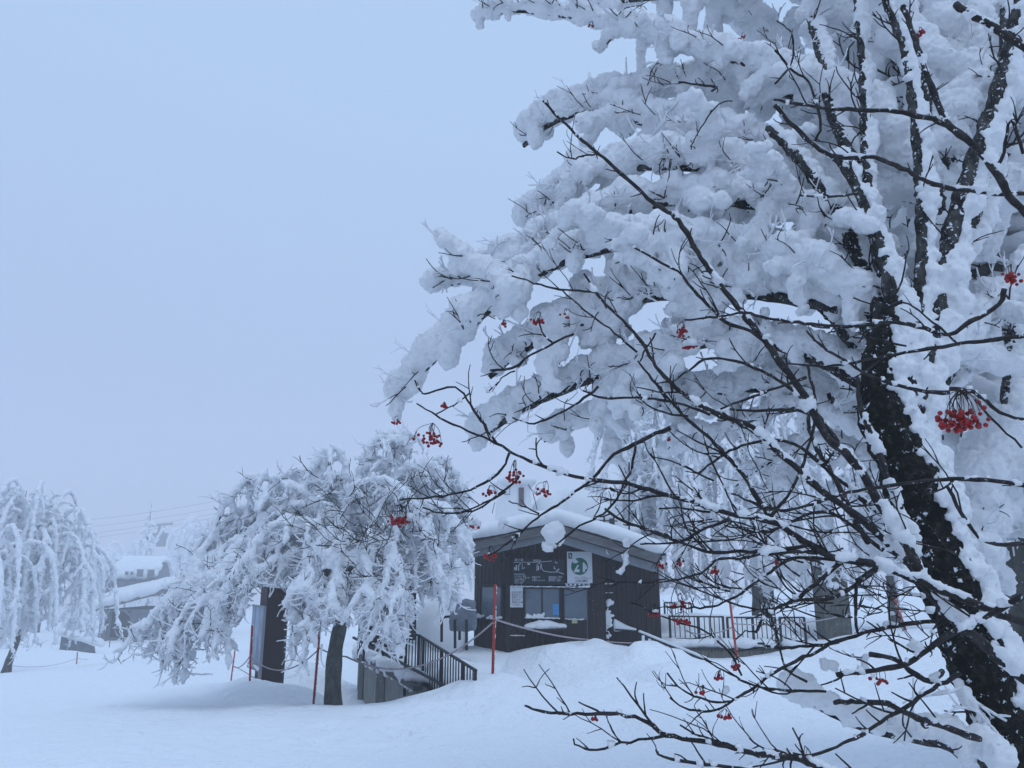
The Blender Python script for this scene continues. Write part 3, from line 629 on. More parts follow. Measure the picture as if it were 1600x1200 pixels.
# procedural umbrella tree for the trees farther away
def umbrella(name, label, px, py, d, H, W, seed, rs, nl=9, nh=12, voxel=None, lean=0, group=None, hang=None, trunk_r=.15, sub=1, twigs=.4, top=1.0, hubf=.42, rime=4, low=.2):
    b = gbase(px, py, d); R = random.Random(seed); hub = b+np.array([lean, 0, H*hubf])
    limbs = []
    for k in range(nl):
        a = 2*math.pi*(k+R.uniform(-.3,.3))/nl; w = W*(R.uniform(.65,1.0) if nl < 16 or k % 3 else R.uniform(.3,.6)); h = H*R.uniform(.62 if nl > 15 else .72,1.0)*top
        c, s_ = math.cos(a), math.sin(a)
        limbs.append([hub, hub+np.array([c*w*.25, s_*w*.25, (h-H*hubf)*.75]), hub+np.array([c*w*.55, s_*w*.55, h-H*hubf]), hub+np.array([c*w*.85, s_*w*.85, (h-H*hubf)*.75]), hub+np.array([c*w, s_*w, (h-H*hubf)*low])])
    limbs.append([hub, hub+np.array([.1,0,H*(.98-hubf)*.5]), hub+np.array([R.uniform(-.3,.3),0,H*(.98-hubf)])])
    limbs.append([hub, hub+np.array([.3,-.3,H*.2]), hub+np.array([-.3,-.4,H*.45])])
    return weeping(name, label, 'tree', b, [b, b+np.array([lean*.4,0,H*hubf*.5]), hub], limbs, seed, voxel or rs*.55, rs, hang=hang or (H*.1,H*.24), nh=nh, rw=.05, trunk_r=trunk_r, group=group, twigs=twigs, tsub=sub, rime=rime, drp=.5)
G1 = 'frosted trees in the mist on the left'
umbrella('weeping_tree', 'broad frosted tree at the far left edge, its drooping crown hiding the shed end', 12, 1018, 43, 10.0, 5.0, 31, .125, nl=30, nh=15, lean=.6, trunk_r=.2, twigs=.4, hubf=.24, low=0, rime=6, hang=(.5,1.8), voxel=.07)
umbrella('frosted_tree', 'rounded frosted tree low at the left edge in front of the slim conifer', -50, 1020, 38, 7.0, 4.0, 42, .12, nl=18, nh=13, hubf=.2, low=0, rime=5, hang=(.4,1.2))
umbrella('frosted_tree', 'frosted tree standing straight behind the wooden hut, left of the railing', 1020, 975, 28, 8.4, 3.0, 33, .075, nl=20, nh=15, hubf=.26, low=-.1, hang=(.35,1.2), rime=5, group='frosted trees behind the hut')
umbrella('frosted_tree', 'tall frosted tree rising behind the railed deck', 1190, 985, 25.5, 8.4, 3.3, 34, .075, nl=24, nh=15, hubf=.24, low=-.1, hang=(.35,1.2), rime=5, group='frosted trees behind the hut', trunk_r=.28)
umbrella('frosted_tree', 'frosted tree right of the deck railing, partly behind the dark pillar', 1400, 985, 27, 7.5, 3.4, 35, .08, nl=20, nh=14, hubf=.24, low=-.1, hang=(.35,1.2), rime=5, group='frosted trees behind the hut', trunk_r=.2)
umbrella('frosted_tree', 'frosted tree behind the rowan trunk at the right edge', 1560, 990, 23, 8.0, 3.2, 36, .085, nl=14, nh=13, hubf=.28, low=0, rime=5, group='frosted trees behind the hut')
umbrella('frosted_tree', 'small frosted tree beside the weeping crown, right of the arched building', 322, 985, 135, 17, 7.2, 37, .27, nl=8, nh=9, group=G1, twigs=0)
umbrella('frosted_tree', 'hazy frosted tree right of the gondola cabin', 300, 985, 165, 19, 5, 38, .27, nl=7, nh=8, group=G1, twigs=0)
umbrella('frosted_tree', 'faint frosted tree behind the far left tree, near the cables', 60, 985, 96, 15, 6.6, 39, .24, nl=8, nh=9, group=G1, twigs=0)
umbrella('frosted_tree', 'faint low tree left of the arched building', 165, 985, 150, 13, 8, 40, .29, nl=8, nh=8, group=G1, twigs=0)
umbrella('frosted_tree', 'misty frosted tree just left of the hut, seen through the weeping crown', 660, 990, 36, 6.0, 2.6, 41, .1, nl=8, nh=9, twigs=0)

def conifer(px, py, d, H, W, seed, label, group=None, rs=.12, voxel=None):
    b = gbase(px, py, d); T = Tree(seed); R = T.R
    root = thing('conifer_tree', b, label, 'tree', group)
    m = MB(); m.tube([b, b+np.array([0,0,H])], [.03*H*.5, .02], 8); m.build('trunk', M_bark, root, True)
    z = H*.12
    while z < H*.98:
        t = z/H; w = W*(1-t)**.8; n = max(3, int(9*(1-t)+3))
        for k in range(n):
            a = R.uniform(0, 6.28); T.grow(b+np.array([0,0,z]), (math.cos(a), math.sin(a), .05), w*R.uniform(.7,1.1)+.15, .02, rs*R.uniform(.7,1.2)*(1.1-t*.5), droop=.45, curl=.25, kids=2, up=.3, step=.2, dens=.9)
        z += H*.055
    T.wood.build('limbs', M_bark, root, True)
    snow(T.lumps, 'snow', voxel or rs*.5, [(.4,rs*.8,1),(.13,rs*.7,2)], M_rime, root, 1)
for k, (px, d, H, W, lab) in enumerate(((30,190,21,8,'faintest misty tree above the far left tree'),(135,210,20,9,'pale misty tree behind the cables, left of the slim conifer'),(190,220,21,8,'pale misty tree just behind the arched building'),(275,215,24,9,'pale misty tree beneath the right end of the cables'))):
    umbrella('frosted_tree', lab, px, 985, d, H, W, 70+k, .42, nl=9, nh=7, group=G1, twigs=0, rime=1, hubf=.3, low=0, trunk_r=.3)
conifer(8, 990, 60, 11.7, 2.4, 51, 'slim snow-covered conifer rising above the far left tree')
conifer(118, 985, 105, 13.7, 3.2, 52, 'hazy conifer between the far left tree and the arched building', G1, .22)
conifer(215, 985, 134, 20, 5.6, 53, 'hazy conifer just left of the gondola cabin', G1, .32)

# the big snow-plastered conifer behind the rowan
def make_back_fir():
    b = gbase(1630, 1120, 6.2); T = Tree(61); R = T.R; T.avoid = ((900,1440,720,1250),(1100,1500,880,1250))
    root = thing('fir_tree', b, 'huge fir plastered with snow directly behind the rowan, filling the right edge', 'tree')
    H = 8.2; m = MB(); m.tube([b, b+np.array([.1,0,H])], [.26,.08], 12); m.build('trunk', M_grey, root, True)
    z = 2.2
    while z < H:
        t = z/H; w = 2.0*(1-t*.55)
        for k in range(13):
            a = R.uniform(0, 6.28)
            if math.sin(a) > .6: continue
            ww = w*R.uniform(.55,1.05)
            T.grow(b+np.array([0,0,z]), (math.cos(a), math.sin(a), .12), ww, .02, (.1*R.uniform(.8,1.35)), droop=.35, curl=.25, kids=2, up=.3, step=.15, dens=.8, sub=2)
            for q in range(7): T.twig(b+np.array([math.cos(a)*ww*R.uniform(.3,1), math.sin(a)*ww*R.uniform(.3,1), z-R.uniform(-.1,.25)]), (math.cos(a)+R.gauss(0,.4), math.sin(a)+R.gauss(0,.4), R.uniform(-.6,.4)), R.uniform(.12,.4), .009, kids=4)
        z += .33
    T.wood.build('limbs', M_bark, root, True); T.twigs.build('twigs', M_twig, root, True)['kind'] = 'stuff'
    snow(T.lumps, 'snow', .034, [(.35,.12,1),(.12,.06,2),(.05,.03,1)], M_snow, root, 3)
make_back_fir()

# ================================================================ the wooden hut
HY = 19.5
def X(px, py, y): return P(px, py, y)[0]
def Z(py, y): return P(800, py, y)[2]
hut = thing('ticket_hut', (X(868,1000,HY), HY, Z(1020,HY)), 'dark wooden ticket hut with gabled snow roof, door and windows facing us', 'hut')
def planked(m, p0, p1, z0, z1, th=.12, w=.115, zf=None):
    """vertical boards between two ground points"""
    p0 = np.array(p0, float); p1 = np.array(p1, float); L = np.linalg.norm(p1-p0); n = max(1, round(L/w)); t = (p1-p0)/L; nn = np.array([t[1], -t[0]])
    for k in range(n):
        a = p0+t*(k*L/n+.004); b = p0+t*((k+1)*L/n-.004); off = .012*(k % 2)+rnd.uniform(0,.004)
        za = z1 if zf is None else zf(a[0]); zb = z1 if zf is None else zf(b[0])
        q = [(*(a+nn*off), z0), (*(b+nn*off), z0), (*(b-nn*th), z0), (*(a-nn*th), z0), (*(a+nn*off), za), (*(b+nn*off), zb), (*(b-nn*th), zb), (*(a-nn*th), za)]
        m.hexa(q)
xA, yA = X(741,950,21.3), 21.3
xB, xC, xD = X(793,950,HY), X(945,950,HY), X(1036,950,HY)
zb = -1.0
RY = 18.75                                           # front of the roof
xl, xp, xr = X(738,860,RY), X(868,815,RY), X(1034,870,RY)
zl, zp, zr = Z(841,RY), Z(813,RY), Z(862,RY)
def roofz(x): return lerp(zl, zp, (x-xl)/(xp-xl)) if x < xp else lerp(zp, zr, (x-xp)/(xr-xp))
RB = 25.5
m = MB()
planked(m, (xB, HY), (xC, HY), zb, 0, zf=lambda x: roofz(x)-.12)
planked(m, (xC, HY+.35), (xD, HY+.35), zb, 0, zf=lambda x: roofz(x)-.12)
planked(m, (xA, yA), (xB, HY), zb, 0, zf=lambda x: roofz(max(x, xl))-.12)
m.box((xD-.1, HY+.36, zb), (xD-.001, RB-.4, roofz(xD)-.15)); m.box((xA, yA+.02, zb), (xA+.1, RB-.4, roofz(xA)-.15)); m.box((xA+.1, RB-.5, zb), (xD-.1, RB-.4, roofz(xA)-.15))
m.box((xC-.06, HY+.001, zb), (xC+.02, HY+.34, roofz(xC)-.15))
m.build('wall', M_wood, hut)
# corner post and boards that frame the bay
m = MB(); m.box((xB-.05, HY-.06, zb), (xB+.06, HY-.02, roofz(xB)-.3)); m.build('corner_post', M_wood, hut); m = MB(); m.box((X(922,950,HY), HY-.09, zb), (X(944,950,HY), HY-.03, roofz(xC)-.35)); m.build('corner_post', M_wood, hut)
def slopebox(m, xa, xb, za, zb_, th, y0, y1):
    m.hexa([(xa,y0,za-th),(xb,y0,zb_-th),(xb,y1,zb_-th),(xa,y1,za-th),(xa,y0,za),(xb,y0,zb_),(xb,y1,zb_),(xa,y1,za)])
m = MB()
slopebox(m, xl-.05, xp, zl-.01, zp, .07, RY, RB); slopebox(m, xp, xr+.1, zp, zr-.02, .07, RY, RB); m.build('roof', M_roof, hut)
m = MB(); slopebox(m, xl, xp-.002, zl-.085, zp-.085, .2, RY+.03, RY+.08); slopebox(m, xp+.002, xr, zp-.085, zr-.085, .2, RY+.03, RY+.08); m.build('bargeboard', M_beam, hut)
m = MB(); slopebox(m, xl, xp-.002, zl-.29, zp-.29, .16, RY+.16, RY+.2); slopebox(m, xp+.002, xr-.1, zp-.29, zr-.29, .2, RY+.16, RY+.2)
slopebox(m, xl, xp-.002, zl-.14, zp-.14, .03, RY+.21, HY+.3); slopebox(m, xp+.002, xr-.1, zp-.14, zr-.14, .03, RY+.21, HY+.6); m.build('soffit', M_board, hut)
m = MB()
for k in range(17):
    y = lerp(RY+.12, RB-.1, k/16)
    for j in range(21):
        x = lerp(xl+.05, xr, j/20); h = .3*(1-.35*(abs(x-xp)/3)**2)*(.8 if j in (0,20) else 1)
        m.ball((x, y, roofz(x)+h*.42), (.24,.36,h*.62), 2)
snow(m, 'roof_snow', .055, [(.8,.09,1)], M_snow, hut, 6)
def rectbox(m, px0, py0, px1, py1, y, th=.03):
    pm = (py0+py1)/2; m.box((X(px0,pm,y), y-th, Z(py1,y)), (X(px1,pm,y), y, Z(py0,y))); return m
YF = HY-.03
def framed(name, px0, py0, px1, py1, parent, y=YF, bars=(), matf=M_wood, glass=M_glass, w=3):
    m = MB(); rectbox(m, px0, py0, px1, py0+w, y, .06); rectbox(m, px0, py1-w, px1, py1, y, .06); rectbox(m, px0, py0+w+.05, px0+w, py1-w-.05, y, .055); rectbox(m, px1-w, py0+w+.05, px1, py1-w-.05, y, .055)
    for b in bars: rectbox(m, b-1, py0+w+.05, b+1, py1-w-.05, y, .05)
    o = m.build(name, matf, parent); g = rectbox(MB(), px0+w+.05, py0+w+.05, px1-w-.05, py1-w-.05, y-.01, .012).build('pane', glass, o)
    return o
w1 = framed('window', 818, 917, 877, 968, hut, bars=(847,))
rectbox(MB(), 864, 944, 873, 961, YF-.025, .006).build('poster', M_blue, w1)
w2 = framed('door', 879, 917, 921, 1003, hut)
rectbox(MB(), 883, 968, 917, 999, YF-.02, .03).build('door_panel', M_wood, w2)
rectbox(MB(), 893.5, 968.5, 902, 974, YF-.055, .01).build('door_tag', M_yell, w2)
m = MB(); rectbox(m, 818, 981, 882, 985, YF, .4); o = m.build('counter', M_wood, hut)
m = MB()
for k in range(26):
    a = rnd.uniform(0,1); p = P(lerp(821,879,a), 980, YF-.2); h = .13*math.sin(math.pi*min(max(a,.12),.88))
    m.ball((p[0], YF-.2+rnd.uniform(-.1,.1), p[2]+h*.3), (.13,.13,h*.8+.03), 2)
snow(m, 'counter_snow', .02, [(.2,.03,1)], M_snow, o, 4)
m = MB()     # snow lines on ledges
def ledge(m, px0, py0, px1, py1, y, r=.022):
    a = P(px0,py0,y); b = P(px1,py1,y); n = int(np.linalg.norm(b-a)/(r*.9))+1
    for k in range(n+1):
        c = lerp(a, b, k/n); m.ball(c+np.array([0,0,rnd.gauss(0,r*.15)]), (r, r, r*rnd.uniform(.5,1)), 1)
ledge(m, 818, 916.5, 921, 917.5, YF-.05); ledge(m, 821, 965, 874, 966, YF-.06, .028); ledge(m, 884, 967, 912, 968, YF-.06, .022); ledge(m, 797, 993, 820, 993, YF-.03, .02); ledge(m, 883, 912, 922, 916, YF-.04, .02)
for z in range(40): m.ball(P(rnd.uniform(822,850), 964-abs(rnd.gauss(0,2.5)), YF-.055), .03, 1)
snow(m, 'ledge_snow', .013, [(.1,.012,1)], M_snow, hut, 1)
# bay side window, in the plane of the angled wall
def onside(t, py, off=0.):
    x = lerp(xB, xA, t); y = lerp(HY, yA, t); dx, dy = xA-xB, yA-HY; L = math.hypot(dx, dy); n = (-abs(dy)/L, -abs(dx)/L)
    return np.array([x+n[0]*off, y+n[1]*off, Z(py, y)])
def sidequad(m, t0, t1, z0, z1, o0, o1):
    pts = []
    for o_, in ((o1,),):
        pass
    def q(t, z, o): p = onside(t, 900, o); return (p[0], p[1], z)
    m.hexa([q(t0,z0,o0),q(t1,z0,o0),q(t1,z0,o1),q(t0,z0,o1),q(t0,z1,o0),q(t1,z1,o0),q(t1,z1,o1),q(t0,z1,o1)])
z0, z1 = Z(968,HY), Z(918,HY)
m = MB(); sidequad(m,.06,.78,z1,z1+.06,.02,.08); sidequad(m,.06,.78,z0-.06,z0,.02,.1); sidequad(m,.06,.12,z0+.002,z1-.002,.02,.075); sidequad(m,.72,.78,z0+.002,z1-.002,.02,.075)
o = m.build('window', M_wood, hut); m = MB(); sidequad(m,.12,.72,z0,z1,.03,.045); m.build('pane', M_glass, o)
m = MB()
for k in range(30):
    p = onside(rnd.uniform(.08,.76), 960, .1); m.ball((p[0],p[1],z0+rnd.uniform(-.01,.05)), (.06,.06,.04), 1)
snow(m, 'sill_snow', .016, [(.1,.02,1)], M_snow, o, 2)
# text helper
def text(body, p, size, matl, parent, name='lettering', rz=0, ext=.002, align='LEFT'):
    cu = bpy.data.curves.new(name, 'FONT'); cu.body = body; cu.size = size; cu.extrude = ext; cu.align_x = align; cu.resolution_u = 2
    o = bpy.data.objects.new(name, cu); COL.objects.link(o)
    dg = bpy.context.evaluated_depsgraph_get(); me = bpy.data.meshes.new_from_object(o.evaluated_get(dg)); bpy.data.objects.remove(o)
    me.materials.clear(); me.materials.append(matl)
    o = bpy.data.objects.new(name, me); COL.objects.link(o); o.parent = parent
    o.rotation_euler = (math.pi/2, 0, rz); o.location = tuple(np.array(p)-org(parent)); return o
# black information board
SY = YF-.03
sb = rectbox(MB(), 800, 873, 881, 913, SY, .05).build('information_sign', M_sign, None)
tag(sb, 'long black sign with white writing and route drawing above the hut window', 'sign')
m = rectbox(MB(), 799, 911.5, 882, 913.5, SY-.002, .07)
SF = SY-.053
text('乗り場', P(804,876.5,SF), .07, M_pale, sb); text('展望台', P(833,877.5,SF), .066, M_pale, sb)
m = MB()
def line(m, pp, w=1.0, y=SF):
    q = [P(a,b,y) for a,b in pp]; m.tube(q, w*.0078, 4)
line(m, [(803,878.5),(840,878.5),(862,876.5)], .8); line(m, [(807,891),(807,883)],2); line(m,[(804.5,891),(804.5,886)],2); line(m,[(810.5,892),(810.5,883),(814,880)],1.2); line(m,[(816,881),(816,889),(819,888),(819.5,886)],1)
line(m,[(839,892),(839,882),(843,880.5),(843,878.5)],1); line(m,[(841,891),(841,884)],2); line(m,[(844.5,890),(844.5,882),(846,881),(846,887),(849,892),(860,894),(872,893.5),(881,897)],1)
line(m,[(803,897),(820,897)],.8); line(m,[(866,885),(866,888),(868,889)],1.4); line(m,[(869,892),(874,889)],1.4); line(m,[(867,878),(871,880)],1.4); line(m,[(824,881),(828,881)],3)
for r0, c0, nn in ((899,804,6),(901,831,5),(901.5,857,4)):
    for k in range(nn): pass
m.build('route_drawing', M_pale, sb)
txt = ['のりばのご案内\nロープウェイ乗り場\n山頂公園駅まで\n定員にご注意\n足もと注意','展望台方面\nご案内\n山頂まで約十五分','営業時間のご案内\n運転間隔二十分\n最終便をご確認']
for t_, (px, py), s_ in zip(txt, ((804,899.5),(831,901),(857,901)), (.04,.04,.042)):
    text(t_, P(px, py+1.5, SF), s_, M_pale, sb)
# white and green sign
gs = rectbox(MB(), 886, 862, 925, 911, SY, .045).build('green_circle_sign', M_white, None)
tag(gs, 'square white sign with a green circle, right of the black sign on the hut', 'sign')
m = MB(); c = P(905.5, 885, SY-.047); m.cyl(c, c-np.array([0,.006,0]), .205, 40)
GF = SY-.048
rectbox(m, 888, 864, 894, 873, GF+.002, .006); m.build('green_emblem', M_green, gs)
def poly(m, pts, y, th=.004):
    n = len(pts); v = [P(a,b,y) for a,b in pts]+[P(a,b,y)-np.array([0,th,0]) for a,b in pts]
    m.add(v, [np.array([list(range(n,2*n))]), np.array([list(range(n))[::-1]]), np.array([[i,(i+1)%n,n+(i+1)%n,n+i] for i in range(n)])])
m = MB(); YW = SY-.056
poly(m, [(896,894),(902,883),(905,883),(901,889.5),(905.5,889.5),(905.5,894)], YW); poly(m, [(910.5,894),(910.5,880),(912,878),(917,885),(917,889),(914,890),(914,894)], YW)
poly(m, [(894,875),(898,872),(904,878),(901,880),(896,880)], YW); poly(m, [(889.5,865.5),(890.5,865.5),(893,871),(891.5,871)], YW)
m.build('white_figure', M_white, gs)
text('ロープウェイ', P(898,905,GF), .07, M_ink, gs); text('山頂公園駅', P(899,909.2,GF), .06, M_ink, gs)
# clock
ck = MB(); c = P(857, 852, YF-.03); ck.cyl(c, c-np.array([0,.05,0]), .165, 32); ck = ck.build('wall_clock', M_white, None, loc=tuple(c))
tag(ck, 'round pale wall clock under the gable peak of the hut', 'clock')
m = MB()
for k in range(12):
    a = k*math.pi/6; d_ = np.array([math.sin(a), 0, math.cos(a)]); m.beam(c-np.array([0,.054,0])+d_*.125, c-np.array([0,.054,0])+d_*.15, .012, .006)
m.build('hour_marks', M_ink, ck); m = MB(); m.beam(c-np.array([0,.056,0]), c+np.array([.05,-.056,.06]), .012, .005); m.beam(c-np.array([0,.056,0]), c+np.array([-.09,-.056,-.07]), .009, .005); m.build('clock_hands', M_ink, ck)
# notice sheet
nb = rectbox(MB(), 797, 915, 817, 949, YF-.04, .012).build('notice_sheet', M_white, None)
tag(nb, 'white printed notice sheet on the wall left of the hut window', 'notice')
for k in range(8): text(['ロープウェイ運行','','本日の運行予定は','悪天候のため','変更になることが','あります','係員にお尋ね','ください'][k], P(799.5, 919+k*3.9, YF-.053), .055, M_ink, nb) if k != 1 else None
# small service board under the green sign
m = rectbox(MB(), 884, 911.5, 922, 915.5, SY-.005, .03).build('picture_strip', M_white, gs); m2 = MB()
for k in range(5): rectbox(m2, 887+k*6.7, 912.2, 890+k*6.7, 915, SY-.037, .003)
m2.build('pictograms', M_ink, gs)
# frosted ladder-like rack hanging beside the door
rk = thing('pipe_rack', P(947,1000,HY-.1), 'narrow frosted rack with rungs at the right corner of the hut bay', 'rack')
m = MB()
for px in (945, 958): m.beam(P(px,1005,HY+.1), P(px,880,HY+.1), .025)
for py in (880,890,912,926,945,960,965): m.beam(P(944,py,HY+.1), P(959,py,HY+.1), .02)
m.build('frame', M_black, rk)
m = MB()
for py in (942,960,975):
    for k in range(14): m.ball(P(rnd.gauss(951,2.8), py-rnd.uniform(-4,6), HY+.06), rnd.uniform(.03,.055), 1)
for k in range(50): m.ball(P(rnd.gauss(950,2.5), rnd.uniform(942,1003), HY+.05), rnd.uniform(.02,.045), 1)
ledge(m, 945,912,958,912,HY+.06,.018); ledge(m, 945,926,958,926,HY+.06,.018)
snow(m, 'snow', .015, [(.08,.02,1)], M_snow, rk, 1)
m = MB(); ledge(m, 943.5, 868, 944, 910, HY-.1, .012)
# sloping snow ledge on the right wall
lg = thing('wall_ledge', P(975,985,HY), 'short wooden ledge with a tapering cap of snow on the hut right wall', 'ledge')
m = MB(); m.beam(P(960,983,HY+.2), P(992,985.5,HY+.2), .3, .04); m.build('plank', M_wood, lg)
m = MB()
for k in range(24):
    t = k/23; p = P(lerp(961,991,t), lerp(981,984.5,t), HY+.15); h = .12*(1-t)**1.5+.04; m.ball(p+np.array([0,0,h*.4]), (.06,.12,h), 2)
snow(m, 'snow', .018, [(.15,.01,1)], M_snow, lg, 2)

# ---------------------------------------------------------------- huts behind
d_ = 26; b = gbase(900, 960, d_)
o = thing('snowed_hut', b, 'larger building behind the ticket hut, buried under a domed snow roof', 'building')
m = MB(); m.box((X(838,800,d_), d_, b[2]), (X(985,800,d_), d_+6, Z(838,d_))); m.build('wall', M_shedw, o)
m = MB(); x0, x1 = X(842,800,d_), X(985,800,d_); zt = Z(752,d_)
for k in range(300):
    t = rnd.random(); x = lerp(x0,x1,t); y = d_+rnd.uniform(0,5.5); h = (zt-Z(836,d_))*(math.sin(math.pi*min(.97,max(.03,t*.82+.22)))**.6)
    m.ball((x,y,Z(838,d_)+h*.4), (.42,.5,max(.2,h*.55)), 2)
snow(m, 'roof_snow', .08, [(1.2,.12,1)], M_snow, o, 8)
m = MB(); c0 = X(978,800,25.6)
for px, pt, pb in ((983,722,850),(944,808,850),(959,805,850)): m.tube([P(px,pb,25.5), P(px,pt,25.5)], .03, 6)
m.tube([P(903,812,25.5),P(965,814,25.5)], .02, 4); m.build('pipe_mast', M_black, o)
m = MB(); m.box((X(953,815,25.3),25.3,Z(820,25.3)),(X(960,815,25.3),25.5,Z(810,25.3))); m.build('vent_box', M_black, o)
d_ = 24.5; b = gbase(795, 960, d_)
o = thing('frosted_kiosk', b, 'narrow frosted kiosk with a brown shutter behind the left roof slope of the hut', 'building')
m = MB(); m.hexa([P(770,840,d_),P(838,840,d_),P(838,840,d_)+np.array([0,2,0]),P(770,840,d_)+np.array([0,2,0]),P(779,752,d_),P(826,750,d_),P(826,750,d_)+np.array([0,2,0]),P(779,752,d_)+np.array([0,2,0])])
m.box((X(775,900,d_), d_+.1, b[2]), (X(835,900,d_), d_+1.9, Z(842,d_))); m.build('wall', M_rime, o)
m = MB(); m.box((X(810.5,778,d_), d_-.05, Z(790,d_)), (X(818.5,778,d_), d_-.01, Z(762,d_))); m.build('shutter', M_pinkb, o)
m = MB(); m.tube([P(796.5,762,d_-.05),P(796.5,772.5,d_-.05),P(787,772,d_-.05)], .012, 4); m.tube([P(822,752,d_-.1),P(832,768,d_-.1),P(836,782,d_-.1),P(839,796,d_-.1)], .012, 4); m.tube([P(773,785,d_-.1),P(769,802,d_-.1)], .01, 4); m.build('cable', M_black, o)
m = MB()
for k in range(40): m.ball((lerp(X(777,750,d_),X(828,750,d_),rnd.random()), d_+rnd.uniform(0,2), Z(752,d_)), (.25,.25,.16), 2)
snow(m, 'roof_snow', .06, [(.6,.06,1)], M_snow, o, 3)

# ---------------------------------------------------------------- terrace, retaining wall, ramp railing
wa, wb = P(650,1079,13.9), P(560,1027,19.5)
wa[2] = wb[2] = P(650,1079,13.9)[2]+.06
wdir = (wb-wa)/np.linalg.norm(wb-wa); wn = np.array([wdir[1], -wdir[0], 0])*(1)
if wn[0] > 0: wn = -wn                                 # outward, to the left
m = MB(); m.hexa([wa+[0,0,-1.6], wa-wn*.3+[0,0,-1.6], wb-wn*.3+[0,0,-1.6], wb+[0,0,-1.6], wa, wa-wn*.3, wb-wn*.3, wb])
rw_ = thing('retaining_wall', (wa+wb)/2-np.array([0,0,1]), 'grey concrete retaining wall behind the weeping tree trunk', 'wall')
m.build('wall', M_conc, rw_)
m = MB()
for t in (.0,.45,.5,.86): m.beam(wa+wdir*t*6+wn*.05+[0,0,-1.6], wa+wdir*t*6+wn*.05+[0,0,-.06], .11)
m.build('post', M_conc, rw_)
m = MB(); m.beam(wa+wn*.06+[0,0,.03]-wdir*.4, wb+wn*.06+[0,0,.03], .16, .07); m.build('coping', M_roof, rw_)
m = MB()
for k in range(160):
    t = rnd.random(); p = lerp(wa-wdir*.3, wb, t)-wn*rnd.uniform(-.05,1.3); m.ball(p+[0,0,.12], (.22,.22,rnd.uniform(.1,.17)), 2)
for k in range(30):
    p = lerp(wa-wdir*.3, wb, rnd.random()); m.ball(p+wn*.08+[0,0,rnd.uniform(-.1,.05)], rnd.uniform(.05,.09), 1)
snow(m, 'snow', .035, [(.3,.06,1),(.1,.04,1)], M_snow, rw_, 3)
tm = MB(); te = [wa-wn*.3, P(770,1046,14.5), P(800,1025,19.3), P(741,1000,21.3), wb-wn*.3]
n = len(te); zt = wa[2]+.04
tv = [(p[0],p[1],zt-1.5) for p in te]+[(p[0],p[1],zt) for p in te]
tm.add(tv, [np.array([list(range(n,2*n))]), np.array([[i,(i+1)%n,n+(i+1)%n,n+i] for i in range(n)])]); o = tm.build('terrace', M_snowg, None); tag(o, 'snow-covered terrace in front of the hut', None, None, 'structure')
rl = thing('ramp_railing', P(700,1040,12.6), 'black metal railing sloping down into the snow above the retaining wall', 'railing')
def railing(a, b, h, nb, parent, r=.011, posts=(0,1), rp=.024, top=.02, low=.12):
    a = np.array(a); b = np.array(b); m = MB(); m.beam(a, b, top*2, top*1.6); dn = np.array([0,0,-h]); m.beam(a+dn*(1-low), b+dn*(1-low), top*1.2); m.build('handrail', M_black, parent)
    m = MB()
    for k in range(1, nb): m.tube([lerp(a,b,k/nb), lerp(a,b,k/nb)+dn*(1-low)], r, 4)
    m.build('bars', M_black, parent)
    for t in posts: MB().beam(lerp(a,b,t)+[0,0,.01], lerp(a,b,t)+dn*1.25, rp*2).build('post', M_black, parent)
r0, r1 = P(655,993,14.3), P(744,1048,12.4)
railing(r0, r1, .85, 22, rl, posts=(0,.09,.44,.8,.99), rp=.022)
railing(P(635,988,14.5), P(655,993,14.25), .85, 4, rl, posts=(0,.99))
railing(P(563,960,17.5), P(571,961,17.3), .75, 2, rl, posts=(0,1))
m = MB(); m.beam(P(552,996,16.5), P(720,1085,12.6), .04); m.build('lower_rail', M_black, rl)
m = MB()
for k in range(90):
    t = rnd.random(); p = lerp(r0, r1, t); m.ball(p+np.array([.15+rnd.uniform(0,.35), .1, -.62+rnd.gauss(0,.05)]), (.17,.2,.16), 2)
ledge(m, 656,992,744,1047,13.3,.015) if False else None
snow(m, 'snow', .035, [(.3,.05,1)], M_snow, rl, 3)
# dark frames under the crown: table and posts on the terrace
bn = thing('bench', P(595,1010,15.5), 'dark snow-topped bench with thick legs on the terrace below the weeping crown', 'bench')
m = MB(); m.beam(P(575,998,16.2), P(625,1016,15), .14, .3); m.build('seat', M_wood, bn)
for px, py, d2 in ((577,1008,16.1),(607,1024,15.2)): MB().beam(P(px,py,d2), P(px,py-30,d2), .22).build('leg', M_wood, bn)
ps = thing('shelter_post', P(645,1000,17), 'dark square timber post standing behind the railing under the weeping crown', 'post')
MB().beam(P(645,1000,17), P(645,890,17), .13).build('upright', M_wood, ps); m = MB(); m.beam(P(590,885,17), P(690,918,16.8), .18, .22); m.beam(P(600,870,17.2), P(680,850,19), .3, .1); m.build('beam', M_wood, ps)
m = MB(); m.hexa([P(600,905,17.5),P(690,930,17.5),P(690,930,18.5),P(600,905,18.5),P(610,860,17.5),P(680,850,17.5),P(680,850,18.5),P(610,860,18.5)]); m.build('panel', M_wood, ps)
# big snow heap left of the covered stand
m = MB()
for k in range(40):
    p = P(rnd.uniform(655,700), 985, 20+rnd.uniform(-.5,1.5)); m.ball((p[0],p[1],Z(985,20)+rnd.uniform(-.3,.25)), (.55,.6,.65), 2)
o = snow(m, 'snow_heap', .07, [(.8,.1,1)], M_snow, None, 6); tag(o, 'tall rounded heap of snow left of the covered stand on the terrace', 'snow heap')
